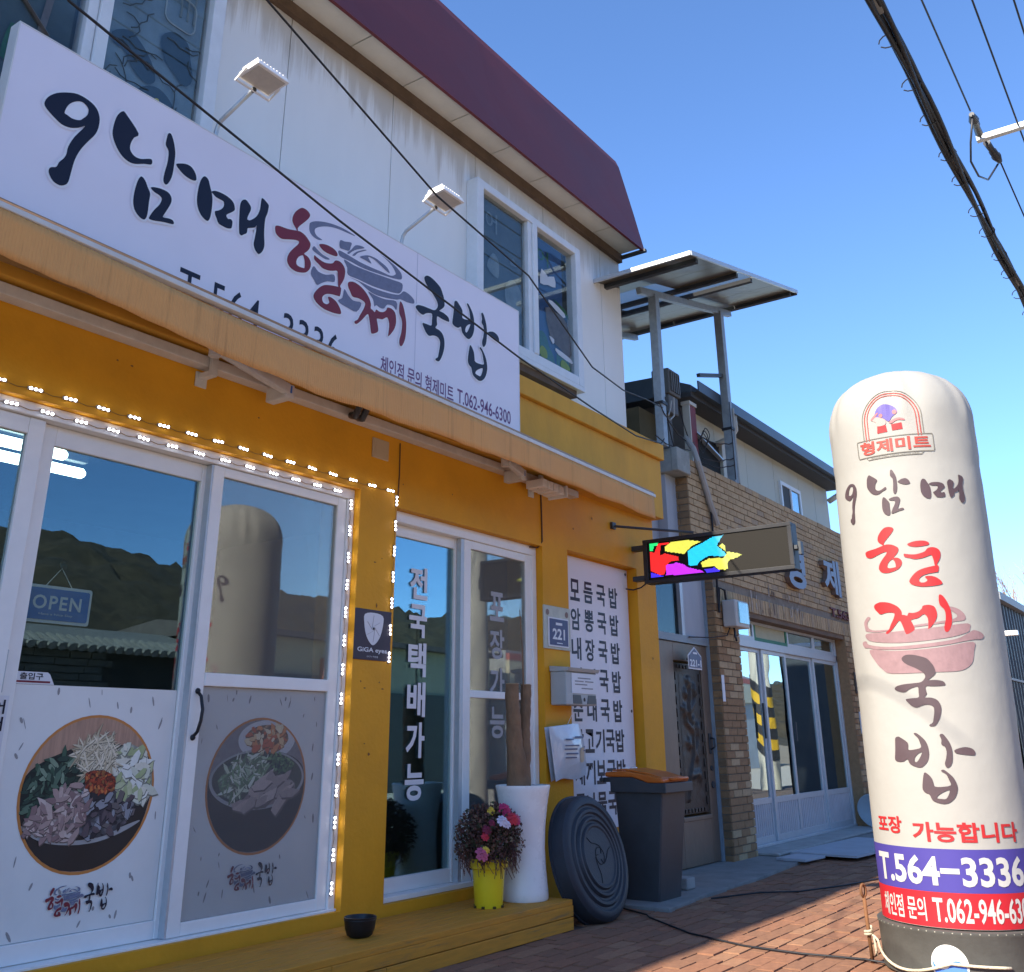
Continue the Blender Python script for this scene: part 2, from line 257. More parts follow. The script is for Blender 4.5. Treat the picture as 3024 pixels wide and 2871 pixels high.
GL = json.loads('''{"G":{"9":[[[[0.165,0.767],[0.175,0.806],[0.209,0.848],[0.257,0.88],[0.308,0.901],[0.364,0.899],[0.404,0.882],[0.427,0.845],[0.431,0.798],[0.421,0.747],[0.389,0.686],[0.362,0.628],[0.345,0.567],[0.338,0.497],[0.333,0.448],[0.32,0.426],[0.296,0.413],[0.265,0.419],[0.242,0.444],[0.238,0.465],[0.246,0.48],[0.268,0.493],[0.277,0.522],[0.294,0.55],[0.303,0.578],[0.305,0.617],[0.326,0.681],[0.366,0.759],[0.335,0.734],[0.298,0.714],[0.259,0.709],[0.222,0.723],[0.182,0.745]],[[0.261,0.775],[0.272,0.82],[0.298,0.854],[0.331,0.873],[0.358,0.865],[0.369,0.85],[0.367,0.821],[0.349,0.791],[0.335,0.775],[0.303,0.765],[0.276,0.769]]]],"남":[[[[0.538,0.941],[0.561,0.932],[0.635,0.869],[0.615,0.834],[0.603,0.797],[0.604,0.762],[0.629,0.74],[0.664,0.741],[0.702,0.761],[0.722,0.769],[0.729,0.756],[0.723,0.739],[0.687,0.725],[0.64,0.7],[0.601,0.695],[0.559,0.713],[0.525,0.75],[0.504,0.793],[0.503,0.848],[0.514,0.905]]],[[[0.795,0.957],[0.811,0.962],[0.832,0.926],[0.848,0.871],[0.85,0.809],[0.848,0.745],[0.836,0.698],[0.819,0.674],[0.803,0.687],[0.803,0.733],[0.812,0.799],[0.809,0.861],[0.789,0.887],[0.79,0.93]]],[[[0.861,0.809],[0.883,0.828],[0.92,0.843],[0.953,0.841],[0.979,0.817],[0.988,0.789],[0.979,0.776],[0.951,0.771],[0.906,0.78]]],[[[0.682,0.652],[0.704,0.642],[0.724,0.612],[0.741,0.585],[0.741,0.541],[0.742,0.482],[0.737,0.45],[0.724,0.436],[0.698,0.442],[0.67,0.468],[0.658,0.511],[0.659,0.571],[0.668,0.625]]],[[[0.74,0.618],[0.762,0.631],[0.802,0.64],[0.839,0.638],[0.86,0.617],[0.858,0.581],[0.831,0.513],[0.828,0.496],[0.858,0.503],[0.881,0.504],[0.891,0.492],[0.882,0.482],[0.831,0.471],[0.782,0.456],[0.754,0.453],[0.755,0.468],[0.774,0.511],[0.799,0.553],[0.807,0.587],[0.792,0.6],[0.761,0.605]]]],"매":[[[[1.034,0.83],[1.058,0.824],[1.073,0.794],[1.095,0.74],[1.1,0.69],[1.099,0.636],[1.091,0.601],[1.076,0.59],[1.046,0.602],[1.02,0.631],[1.006,0.677],[1.006,0.74],[1.015,0.798]]],[[[1.086,0.762],[1.092,0.77],[1.111,0.781],[1.142,0.786],[1.177,0.786],[1.211,0.779],[1.232,0.765],[1.241,0.745],[1.242,0.728],[1.225,0.708],[1.201,0.686],[1.194,0.676],[1.196,0.668],[1.207,0.66],[1.222,0.666],[1.235,0.66],[1.237,0.642],[1.235,0.622],[1.229,0.613],[1.208,0.605],[1.182,0.604],[1.151,0.608],[1.135,0.632],[1.124,0.648],[1.121,0.666],[1.138,0.677],[1.159,0.696],[1.171,0.717],[1.171,0.736],[1.164,0.746],[1.138,0.746],[1.115,0.748],[1.1,0.756]]],[[[1.291,0.814],[1.308,0.822],[1.327,0.813],[1.345,0.796],[1.346,0.775],[1.335,0.743],[1.329,0.716],[1.342,0.713],[1.359,0.725],[1.384,0.752],[1.399,0.781],[1.408,0.818],[1.411,0.877],[1.423,0.884],[1.443,0.876],[1.464,0.862],[1.464,0.839],[1.46,0.809],[1.45,0.777],[1.448,0.74],[1.449,0.699],[1.453,0.66],[1.459,0.622],[1.457,0.594],[1.447,0.568],[1.431,0.549],[1.422,0.546],[1.405,0.556],[1.393,0.572],[1.387,0.594],[1.39,0.624],[1.394,0.661],[1.395,0.705],[1.382,0.687],[1.347,0.668],[1.337,0.66],[1.335,0.634],[1.316,0.616],[1.303,0.604],[1.293,0.605],[1.286,0.614],[1.279,0.664],[1.275,0.728],[1.274,0.774],[1.28,0.799]]]],"형":[[[[1.701,0.957],[1.73,0.963],[1.756,0.956],[1.769,0.943],[1.763,0.921],[1.737,0.885],[1.702,0.845],[1.685,0.819],[1.687,0.804],[1.677,0.802],[1.67,0.812],[1.65,0.83],[1.64,0.854],[1.647,0.89],[1.669,0.926]]],[[[1.522,0.751],[1.529,0.765],[1.556,0.774],[1.614,0.782],[1.678,0.8],[1.709,0.806],[1.745,0.798],[1.772,0.78],[1.788,0.763],[1.783,0.732],[1.766,0.706],[1.746,0.682],[1.775,0.676],[1.796,0.658],[1.802,0.634],[1.794,0.605],[1.771,0.577],[1.735,0.56],[1.692,0.551],[1.654,0.558],[1.63,0.579],[1.626,0.608],[1.639,0.645],[1.667,0.685],[1.695,0.72],[1.7,0.741],[1.674,0.739],[1.626,0.722],[1.578,0.704],[1.547,0.708],[1.528,0.723]],[[1.734,0.668],[1.743,0.662],[1.753,0.64],[1.756,0.6],[1.744,0.593],[1.713,0.59],[1.695,0.598],[1.694,0.621],[1.708,0.648]]],[[[1.854,0.786],[1.876,0.801],[1.915,0.811],[1.963,0.811],[1.994,0.8],[2.005,0.785],[1.997,0.771],[1.966,0.764],[1.919,0.76],[1.879,0.767]]],[[[1.824,0.706],[1.838,0.702],[1.878,0.694],[1.918,0.695],[1.967,0.713],[1.989,0.74],[2.023,0.749],[2.055,0.737],[2.073,0.712],[2.073,0.674],[2.062,0.637],[2.041,0.599],[2.041,0.586],[2.025,0.585],[2.022,0.621],[2.016,0.662],[2.007,0.68],[1.974,0.667],[1.941,0.656],[1.895,0.651],[1.861,0.664],[1.83,0.675],[1.821,0.689]]],[[[1.923,0.556],[1.968,0.571],[2.022,0.583],[2.049,0.584],[2.043,0.533],[2.026,0.526],[1.973,0.517],[1.934,0.503],[1.909,0.48],[1.905,0.46],[1.916,0.443],[1.942,0.442],[1.961,0.458],[1.956,0.474],[1.948,0.49],[1.974,0.497],[2.016,0.486],[2.049,0.456],[2.06,0.425],[2.022,0.412],[1.968,0.406],[1.916,0.407],[1.869,0.421],[1.842,0.442],[1.839,0.466],[1.862,0.504],[1.892,0.536]]]],"제":[[[[2.104,0.642],[2.127,0.658],[2.162,0.665],[2.213,0.657],[2.258,0.636],[2.289,0.609],[2.306,0.577],[2.306,0.549],[2.323,0.544],[2.342,0.537],[2.355,0.559],[2.382,0.555],[2.419,0.565],[2.444,0.588],[2.454,0.608],[2.492,0.614],[2.524,0.6],[2.535,0.57],[2.536,0.526],[2.515,0.474],[2.472,0.422],[2.472,0.448],[2.475,0.505],[2.454,0.542],[2.414,0.515],[2.377,0.506],[2.363,0.498],[2.372,0.469],[2.38,0.428],[2.361,0.407],[2.325,0.39],[2.315,0.406],[2.302,0.461],[2.285,0.503],[2.254,0.471],[2.228,0.44],[2.195,0.408],[2.177,0.406],[2.176,0.419],[2.2,0.438],[2.218,0.474],[2.244,0.521],[2.256,0.558],[2.241,0.572],[2.197,0.575],[2.148,0.567],[2.125,0.591],[2.106,0.616]]],[[[2.567,0.69],[2.583,0.69],[2.6,0.668],[2.617,0.628],[2.632,0.571],[2.633,0.508],[2.626,0.455],[2.608,0.413],[2.589,0.394],[2.575,0.405],[2.575,0.438],[2.589,0.488],[2.594,0.546],[2.584,0.582],[2.564,0.609],[2.561,0.653]]]],"pot":[[[[1.773,0.883],[1.781,0.9],[1.818,0.925],[1.883,0.95],[1.957,0.968],[2.033,0.977],[2.119,0.976],[2.144,0.97],[2.077,0.963],[1.993,0.954],[1.925,0.937],[1.866,0.911],[1.822,0.88],[1.818,0.854],[1.839,0.836],[1.88,0.83],[1.841,0.816],[1.798,0.824],[1.776,0.846]]],[[[2.358,0.945],[2.436,0.936],[2.515,0.919],[2.569,0.894],[2.582,0.864],[2.567,0.845],[2.504,0.828],[2.382,0.808],[2.233,0.788],[2.125,0.788],[2.027,0.786],[2.017,0.82],[2.087,0.822],[2.195,0.817],[2.305,0.822],[2.396,0.83],[2.473,0.835],[2.515,0.858],[2.518,0.874],[2.484,0.907],[2.413,0.935]]],[[[2.062,0.779],[2.147,0.775],[2.27,0.786],[2.397,0.802],[2.505,0.816],[2.584,0.824],[2.588,0.784],[2.571,0.755],[2.541,0.738],[2.448,0.72],[2.313,0.702],[2.189,0.698],[2.103,0.694],[2.093,0.737]]],[[[2.111,0.683],[2.204,0.69],[2.313,0.691],[2.449,0.708],[2.557,0.735],[2.602,0.776],[2.659,0.774],[2.701,0.757],[2.708,0.737],[2.694,0.724],[2.638,0.713],[2.574,0.71],[2.535,0.693],[2.428,0.667],[2.338,0.655],[2.271,0.663],[2.197,0.684]]],[[[2.279,0.652],[2.346,0.65],[2.436,0.658],[2.536,0.681],[2.539,0.623],[2.507,0.639],[2.453,0.628],[2.425,0.592],[2.387,0.584],[2.357,0.59],[2.339,0.575],[2.325,0.617]]],[[[1.819,0.763],[1.847,0.753],[1.888,0.739],[1.948,0.734],[1.916,0.719],[1.862,0.723],[1.809,0.735]]],[[[1.827,0.639],[1.865,0.62],[1.924,0.623],[1.989,0.649],[1.996,0.606],[1.94,0.587],[1.896,0.559],[1.862,0.534],[1.838,0.554],[1.809,0.585]]],[[[2.08,0.592],[2.113,0.565],[2.157,0.546],[2.227,0.556],[2.189,0.485],[2.112,0.484],[2.057,0.488],[2.035,0.503],[2.067,0.531]]],[[[2.022,0.889],[2.06,0.897],[2.116,0.913],[2.111,0.882],[2.099,0.852],[2.057,0.843],[2.022,0.842]]],[[[2.119,0.869],[2.152,0.911],[2.202,0.927],[2.228,0.924],[2.168,0.89],[2.127,0.859],[2.101,0.831],[2.086,0.833]]],[[[2.129,0.834],[2.162,0.871],[2.225,0.911],[2.247,0.917],[2.177,0.871],[2.15,0.84]]],[[[2.193,0.85],[2.256,0.887],[2.323,0.898],[2.377,0.892],[2.439,0.877],[2.464,0.849],[2.433,0.851],[2.378,0.869],[2.316,0.884],[2.264,0.879],[2.296,0.847],[2.244,0.848]]]],"국":[[[[2.797,0.951],[2.823,0.974],[2.863,0.977],[2.912,0.965],[2.964,0.942],[2.989,0.908],[3.005,0.876],[3.012,0.826],[2.989,0.796],[2.959,0.769],[3.0,0.769],[3.052,0.757],[3.064,0.728],[3.029,0.721],[2.981,0.72],[2.938,0.721],[2.935,0.685],[2.938,0.661],[2.922,0.634],[2.963,0.63],[2.997,0.614],[3.015,0.582],[3.019,0.542],[3.011,0.498],[2.992,0.45],[2.966,0.413],[2.936,0.408],[2.929,0.419],[2.952,0.436],[2.961,0.468],[2.97,0.512],[2.972,0.55],[2.958,0.57],[2.931,0.577],[2.897,0.571],[2.861,0.556],[2.831,0.566],[2.808,0.59],[2.79,0.621],[2.829,0.629],[2.879,0.635],[2.884,0.672],[2.884,0.718],[2.852,0.714],[2.82,0.7],[2.791,0.68],[2.755,0.684],[2.722,0.701],[2.721,0.717],[2.746,0.733],[2.798,0.743],[2.858,0.748],[2.911,0.756],[2.941,0.793],[2.933,0.825],[2.908,0.849],[2.877,0.871],[2.833,0.896],[2.805,0.923]]]],"밥":[[[[3.12,0.897],[3.141,0.908],[3.16,0.9],[3.207,0.861],[3.206,0.814],[3.219,0.804],[3.263,0.811],[3.294,0.824],[3.292,0.855],[3.281,0.895],[3.256,0.928],[3.273,0.934],[3.303,0.908],[3.329,0.873],[3.341,0.828],[3.342,0.769],[3.327,0.72],[3.302,0.688],[3.276,0.672],[3.243,0.678],[3.207,0.699],[3.192,0.734],[3.163,0.717],[3.131,0.714],[3.106,0.721],[3.099,0.738],[3.108,0.799],[3.114,0.858]],[[3.297,0.789],[3.29,0.766],[3.268,0.727],[3.251,0.712],[3.241,0.725],[3.249,0.752],[3.271,0.776]]],[[[3.424,0.917],[3.443,0.926],[3.462,0.901],[3.482,0.857],[3.491,0.806],[3.489,0.75],[3.479,0.702],[3.456,0.673],[3.441,0.675],[3.435,0.703],[3.448,0.746],[3.455,0.793],[3.447,0.83],[3.428,0.846],[3.432,0.88]]],[[[3.504,0.798],[3.529,0.814],[3.576,0.825],[3.62,0.814],[3.638,0.79],[3.633,0.766],[3.6,0.765],[3.552,0.771],[3.515,0.779]]],[[[3.295,0.632],[3.317,0.625],[3.34,0.594],[3.348,0.553],[3.354,0.532],[3.392,0.529],[3.453,0.541],[3.449,0.576],[3.433,0.624],[3.405,0.647],[3.422,0.657],[3.452,0.63],[3.479,0.595],[3.494,0.546],[3.492,0.502],[3.472,0.453],[3.438,0.419],[3.401,0.405],[3.356,0.414],[3.327,0.433],[3.312,0.473],[3.286,0.487],[3.273,0.511],[3.278,0.56]],[[3.441,0.508],[3.438,0.481],[3.416,0.443],[3.386,0.441],[3.358,0.447],[3.371,0.47],[3.408,0.495]]]]},"PC":[[[0.053,0.735],[0.049,0.841],[0.097,0.92],[0.126,0.894],[0.087,0.823],[0.097,0.735],[0.165,0.69],[0.32,0.681],[0.204,0.655],[0.068,0.69]],[[0.709,1.0],[0.796,0.965],[0.85,0.876],[0.85,0.788],[0.786,0.761],[0.602,0.717],[0.456,0.69],[0.456,0.717],[0.65,0.761],[0.767,0.805],[0.791,0.858],[0.748,0.929],[0.714,0.947]],[[0.063,0.655],[0.262,0.642],[0.456,0.655],[0.65,0.681],[0.869,0.731],[0.879,0.646],[0.854,0.593],[0.728,0.522],[0.553,0.478],[0.359,0.465],[0.165,0.504],[0.063,0.566]],[[0.0,0.522],[0.049,0.54],[0.078,0.478],[0.262,0.416],[0.505,0.425],[0.748,0.487],[0.854,0.575],[0.913,0.628],[0.981,0.593],[1.0,0.54],[0.971,0.496],[0.913,0.487],[0.825,0.46],[0.65,0.398],[0.408,0.363],[0.165,0.389],[0.078,0.425],[0.019,0.442]],[[0.078,0.398],[0.262,0.354],[0.456,0.345],[0.65,0.372],[0.893,0.451],[0.888,0.31],[0.864,0.15],[0.816,0.062],[0.738,0.009],[0.553,0.0],[0.262,0.005],[0.184,0.08],[0.126,0.204]]]}''')
GLY, POTC = GL['G'], GL['PC']
# ------------------------------------------------------------------ materials used by the place
yellow = mat('yellow_paint', (.72,.325,.016), .62, .12, 2.2, .2, 45, dark=(22,.70,.7), darkcol=(.22,.09,.015), spec=.25)
yellow_up = mat('weathered_yellow_paint', (.68,.35,.05), .7, .17, 2.2, .2, 45, stretch=(1,1,.45), dark=(6,.64,.5), darkcol=(.24,.15,.05), spec=.2)
pvc = mat('white_pvc', (.84,.82,.78), .35, .04, 9, 0, spec=.5)
pvc_up = mat('aged_white_pvc', (.72,.75,.76), .4, .06, 9)
black = mat('black_paint', (.015,.016,.02), .5, .2)
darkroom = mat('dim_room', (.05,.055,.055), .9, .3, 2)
steel = mat('galvanised_steel', (.30,.34,.36), .5, .18, 14, .05, 60, metal=.35)
dsteel = mat('dark_steel', (.05,.055,.06), .5, .2, 12)
alu = mat('aluminium', (.50,.53,.55), .42, .08, 20, metal=.4)
concrete = mat('concrete', (.34,.34,.32), .85, .2, 7, .25, 40, dark=(3,.58,.5), darkcol=(.15,.14,.13))
asphalt = mat('asphalt', (.38,.35,.30), .9, .2, 30, .3, 200)
earth = mat('dry_earth', (.24,.19,.13), .95, .25, .5, .2, 5)
wood = mat('painted_wood', (.60,.25,.02), .7, .18, 4, .15, 40, stretch=(1.2,14,14), dark=(2.5,.55,.75), darkcol=(.22,.13,.05))
white_gloss = mat('white_glaze', (.82,.80,.77), .28, .04, 6, .05, 30)
glass_dark = glass('shop_glass', (.84,.90,.88), .10, .012, rtint=(.60,.86,.98), top=.3)
glass_scr = glass('screened_glass', (.84,.90,.88), .26, .02, rtint=(.95,.95,.9), top=.4)
glass_up = glass('upper_glass', (.88,.9,.9), .02, top=.07)
glass_nb = glass('old_glass', (.55,.6,.6), .42, .05)
mesh_grey = screen_mat('insect_mesh', (.20,.195,.19), .20)

# ------------------------------------------------------------------ ground, road, pavement
g = MB().box(-400,400,-400,400,-1.2,-.14).build('ground', earth); tag(g, kind='structure')
rd = MB().box(-60,90,-8.6,-1.1,-.14,-.10).build('road', asphalt); tag(rd, kind='structure')
pav_bed = mat('pavement_joint', (.12,.085,.07), .95, .25, 9, .3, 120)
pv = MB().box(-12,60,-.95,4.3,-.14,-.010).build('pavement', pav_bed); tag(pv, kind='structure')
kb = thing('kerb', 'grey concrete kerb stones along the edge of the brick pavement', 'kerb')
ks = MB().box(0,.99,-1.1,-.953,-.14,.0).mesh('kerb_stone', concrete)
for i in range(24):
    o = bpy.data.objects.new('kerb_stone', ks); link(o, kb); o.location.x = -4+i
bricks_p = [mat('paver_%s' % n, c, .88, .22, 26, .35, 160, dark=(9,.62,.5), darkcol=(.08,.06,.05)) for n, c in (('red',(.27,.125,.068)),('brown',(.235,.115,.064)),('pale',(.31,.16,.088)))]
pm = []
for q in bricks_p:
    b = MB(); h = .096; b.hexa([(-.098,-.048,-.03),(.098,-.048,-.03),(.098,.048,-.03),(-.098,.048,-.03),(-.0955,-.0455,0),(.0955,-.0455,0),(.0955,.0455,0),(-.0955,.0455,0)])
    pm.append(b.mesh('paver', q))
cells = []
nx0, ny0 = 0, 0
for j in range(46):
    y = 3.95-.1*j
    for i in range(68):
        x = 3.5+.2*i+(.1 if j % 2 else 0)
        if y < -.85: continue
        if 3.45 < y and x < 5.75: continue
        cells.append((x, y))
cells.sort(key=lambda c: math.hypot(c[0]-.0, c[1]) + (50 if (c[0] < 4.2 or c[1] < c[0]*.165 or (c[1] < 1.9 and c[0] < 5.6)) else 0))
rest = MB()
for k, (x, y) in enumerate(cells):
    dz = rnd.uniform(-.004,.003); mi = rnd.choice((0,0,1,1,2))
    if k < 300:
        o = bpy.data.objects.new('paver', pm[mi]); link(o, pv); o.location = (x, y, dz); o.rotation_euler = (rnd.uniform(-.012,.012), rnd.uniform(-.008,.008), rnd.uniform(-.01,.01))
    else:
        rest.cur = mi
        rest.hexa([(x-.098,y-.048,-.03),(x+.098,y-.048,-.03),(x+.098,y+.048,-.03),(x-.098,y+.048,-.03),(x-.0955,y-.0455,dz),(x+.0955,y-.0455,dz),(x+.0955,y+.0455,dz),(x-.0955,y+.0455,dz)])
ro = rest.build('far_pavers', bricks_p, pv); ro['kind'] = 'stuff'
# concrete strip in front of the brick building
front = [(6.5,3.30),(7.2,3.37),(8.3,3.40),(9.4,3.49),(10.5,3.55),(12,3.58),(14.6,3.6)]
poly = [(14.6,4.15),(6.5,4.15)]+front
b = MB().prism(poly, 'z', -.1, .022); ap = b.build('concrete_apron', mat('apron_concrete', (.23,.225,.21), .9, .25, 6, .35, 40, dark=(3,.55,.6), darkcol=(.10,.095,.09)), bevel=.006); tag(ap, kind='structure')
sl_ = MB().box(9.74,13.18,3.78,4.3,.0225,.05); o = sl_.build('door_sill', concrete, bevel=.012); tag(o, kind='structure')

# ------------------------------------------------------------------ restaurant building
BLD = thing('restaurant_building', 'two-storey restaurant with yellow ground floor, white panel upper floor and maroon roof edge', 'building')
YW = 4.04
wl = MB()
for x0,x1,z0,z1 in ((-7,.3,0,2.95),(.3,4.224,2.467,2.95),(4.224,4.553,0,2.95),(4.553,6.202,2.416,2.95),(6.202,6.56,0,2.95),(6.56,7.695,2.44,2.95),(7.695,8.045,0,2.95),(.3,4.224,0,.228),(4.553,6.202,0,.215)):
    wl.box(x0,x1,YW,4.36,z0,z1)
wl.box(6.56,7.695,4.135,4.36,0,2.44)
wl.box(7.745,8.045,4.36,10,0,2.95)
wl.box(-7,-6.7,4.36,10,0,2.95)
wl.build('ground_floor_wall', yellow, BLD)
MB().box(-7.02,8.05,3.92,4.355,2.918,3.462).build('parapet', yellow_up, BLD, bevel=.006)
MB().box(-7.05,8.062,3.882,4.30,3.464,3.612).build('cornice', yellow_up, BLD, bevel=.008)
# upper floor
wp = mat('white_panel', (.84,.84,.80), .45, .05, 1.6, stretch=(1,1,.3))
def stain(Mm, z0, z1, col, sc):
    # vertical rust and dirt runs below the roof edge
    t = Mm.node_tree; N = t.nodes; L = t.links; p = N['Principled BSDF']
    src = p.inputs['Base Color'].links[0].from_socket
    tc = N.new('ShaderNodeTexCoord'); sx = N.new('ShaderNodeSeparateXYZ'); L.new(tc.outputs['Object'], sx.inputs[0])
    mr = N.new('ShaderNodeMapRange'); mr.inputs[1].default_value = z0; mr.inputs[2].default_value = z1; L.new(sx.outputs[2], mr.inputs[0])
    mp = N.new('ShaderNodeMapping'); mp.inputs['Scale'].default_value = (sc,sc,sc*.05); L.new(tc.outputs['Object'], mp.inputs[0])
    nz = N.new('ShaderNodeTexNoise'); nz.inputs['Scale'].default_value = 1; nz.inputs['Detail'].default_value = 6; nz.inputs['Roughness'].default_value = .7; L.new(mp.outputs[0], nz.inputs['Vector'])
    ad = N.new('ShaderNodeMath'); ad.operation = 'MULTIPLY_ADD'; L.new(mr.outputs[0], ad.inputs[0]); ad.inputs[1].default_value = .75; L.new(nz.outputs[0], ad.inputs[2])
    rp = N.new('ShaderNodeValToRGB'); e = rp.color_ramp.elements; e[0].position = .78; e[1].position = 1.15 if False else 1.0; e[0].color = (0,0,0,1); e[1].color = (.5,.5,.5,1)
    L.new(ad.outputs[0], rp.inputs[0])
    mx = N.new('ShaderNodeMix'); mx.data_type = 'RGBA'; L.new(rp.outputs[0], mx.inputs[0]); L.new(src, mx.inputs[6]); mx.inputs[7].default_value = col+(1,)
    L.new(mx.outputs[2], p.inputs['Base Color'])
stain(wp, 4.95, 5.72, (.36,.29,.19), 14)
seam = mat('panel_joint', (.18,.17,.16), .8)
MB().box(-7,8.03,4.268,10,3.45,5.69).build('upper_wall_core', seam, BLD)
xs = [7.66-1.0225*i for i in range(15)]
xs = [8.05]+xs
for a, b2 in zip(xs, xs[1:]):
    MB().box(max(b2,-7)+.004, a-.004 if a < 8 else a, 4.25, 4.267, 3.45, 5.688).build('wall_panel', wp, BLD)
MB().box(8.031,8.05,4.268,10,3.45,5.688).build('side_panel', wp, BLD)
rust = mat('rusty_trim', (.13,.085,.055), .8, .3, 7, .2, 40)
MB().box(-7,8.052,4.205,4.249,5.598,5.688).build('eaves_trim', rust, BLD)
sof = mat('soffit_board', (.74,.73,.64), .8, .1, 3, dark=(2.3,.6,.55), darkcol=(.30,.38,.30))
x = 8.04
sm_ = MB().box(-.555,0,3.975,4.246,5.69,5.705).mesh('soffit_board', sof)
while x > 1.5:
    o = bpy.data.objects.new('soffit_board', sm_); link(o, BLD); o.location.x = x-.004; x -= .5655
maroon = mat('maroon_sheet_metal', (.17,.030,.030), .5, .16, 1.3, .25, 3, stretch=(.6,1,1), spec=.4)
f = MB()
N_ = 30
prev = None
prof = [(3.948,5.655),(3.975,5.655),(4.00,5.72),(4.36,5.72),(4.36,6.80),(4.225,6.812),(4.19,6.72),(4.05,6.12)]
rings = []
for i in range(N_+1):
    X = -7+15.055*i/N_
    j = [rnd.uniform(-.006,.006) for _ in prof]
    rings.append([(X, y+(j[k] if k in (6,7) and 0 < i < N_ else 0), z+(j[k] if k == 5 else 0)) for k, (y, z) in enumerate(prof)])
vs_ = [p for r in rings for p in r]; n = len(prof)
fs_ = [(i*n+k, i*n+(k+1)%n, (i+1)*n+(k+1)%n, (i+1)*n+k) for i in range(N_) for k in range(n)]+[tuple(range(n-1,-1,-1)), tuple(range(N_*n, N_*n+n))]
f.add(vs_, fs_); f.build('roof_fascia', maroon, BLD)
MB().box(-7,8.05,4.36,10,5.69,6.78).build('roof', maroon, BLD)
MB().bar((8.046,3.93,5.655),(8.046,4.26,5.655),.04,.03).build('eaves_end_trim', dsteel, BLD)
# door head of the soffit below the parapet
# interior of the shop
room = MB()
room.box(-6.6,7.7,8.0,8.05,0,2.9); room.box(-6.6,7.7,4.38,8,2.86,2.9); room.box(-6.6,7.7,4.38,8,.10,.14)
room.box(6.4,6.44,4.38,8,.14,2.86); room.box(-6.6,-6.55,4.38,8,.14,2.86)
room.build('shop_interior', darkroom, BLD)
tube_lit = emit('lit_tube', (.80,1.,.97), 3)
for X0, X1, Yt, lab in ((2.45,3.61,5.98,'lit white tube lamp inside the shop, longer one behind the left glass door'),(2.12,3.28,5.66,'short visible end of a lit tube lamp above the longer one inside')):
    cl = thing('ceiling_lamp', lab, 'lamp', 'ceiling lamps seen through the sliding door')
    MB().tube([(X0,Yt,2.73),(X0+.02,Yt,2.73),(X1-.02,Yt,2.73),(X1,Yt,2.73)], [.02,.035,.035,.02], 12).build('tube', tube_lit, cl, smooth=True)
    MB().box(X0,X1,Yt-.03,Yt+.03,2.80,2.858).build('housing', mat('lamp_housing',(.3,.3,.3),.5), cl)

# ---- sliding doors
def door_leaf(parent, name, x0, x1, z0, z1, y, d, st, cross=None, gmat=glass_dark, top=.06, bot=.055, mesh=None, st2=None):
    st2 = st if st2 is None else st2
    D = bpy.data.objects.new(name, None); link(D, parent)
    fr = MB()
    fr.box(x0,x0+st,y,y+d,z0,z1).box(x1-st2,x1,y,y+d,z0,z1)
    fr.box(x0+st,x1-st2,y+.002,y+d-.002,z0,z0+bot).box(x0+st,x1-st2,y+.002,y+d-.002,z1-top,z1)
    if cross: fr.box(x0+st,x1-st,y-.004,y+d-.004,cross[0],cross[1])
    fr.build('leaf_frame', pvc, D, bevel=.004)
    segs = [(z0+bot,z1-top)] if not cross else [(z0+bot,cross[0]),(cross[1],z1-top)]
    for a, b_ in segs:
        MB().box(x0+st,x1-st2,y+d*.5,y+d*.5+.005,a,b_).build('glass_pane', gmat, D)
        if mesh: MB().box(x0+st,x1-st,y+d*.25,y+d*.25+.001,a,b_).build('insect_mesh', mesh, D)
    return D
fr = MB()
fr.box(.3,4.222,4.085,4.19,2.405,2.465).box(4.172,4.222,4.085,4.19,.23,2.405).box(.3,.35,4.085,4.19,.23,2.405).box(.3,4.222,4.07,4.22,.215,.2385)
DO = bpy.data.objects.new('wide_sliding_door', None); link(DO, BLD)
fr.build('door_frame', pvc, DO, bevel=.004)
door_leaf(BLD, 'glass_door_leaf', 1.17, 2.262, .24, 2.403, 4.105, .035, .075, top=.075)
door_leaf(BLD, 'glass_door_leaf', 2.205, 3.205, .24, 2.403, 4.143, .035, .135, top=.09, bot=.075, st2=.05)
door_leaf(BLD, 'screen_door_leaf', 3.19, 4.17, .24, 2.403, 4.098, .038, .07, (1.31,1.372), top=.05, mesh=mesh_grey, gmat=glass_scr)
MB().box(3.178,3.189,4.10,4.16,.24,2.40).build('edge_seal', alu, DO)
fr = MB()
fr.box(4.555,6.2,4.095,4.2,2.345,2.414).box(6.145,6.2,4.095,4.2,.22,2.345).box(4.555,4.60,4.095,4.2,.22,2.345).box(4.555,6.2,4.075,4.21,.216,.245)
D2 = bpy.data.objects.new('narrow_sliding_door', None); link(D2, BLD)
fr.build('door_frame', pvc, D2, bevel=.004)
door_leaf(BLD, 'glass_door_leaf', 4.60, 5.345, .245, 2.344, 4.15, .035, .06, top=.07, bot=.08)
door_leaf(BLD, 'screen_door_leaf', 5.335, 6.15, .245, 2.344, 4.107, .038, .075, (1.315,1.362), top=.055, mesh=mesh_grey, gmat=glass_scr)
MB().box(5.30,5.334,4.11,4.145,.245,2.344).build('edge_seal', alu, D2)
# pull handles
h = MB(); h.tube([(3.225,4.098,1.285),(3.228,4.07,1.26),(3.232,4.055,1.20),(3.228,4.055,1.15),(3.225,4.07,1.10),(3.222,4.098,1.075)], .008, 8)
h.ball((3.225,4.096,1.285), .014).ball((3.222,4.096,1.075), .014)
h.build('pull_handle', black, BLD, smooth=True)
MB().box(2.245,2.285,4.139,4.144,1.25,1.42).build('flush_handle', alu, BLD, bevel=.003)
MB().box(2.258,2.272,4.137,4.1395,1.28,1.39).build('handle_recess', dsteel, BLD)
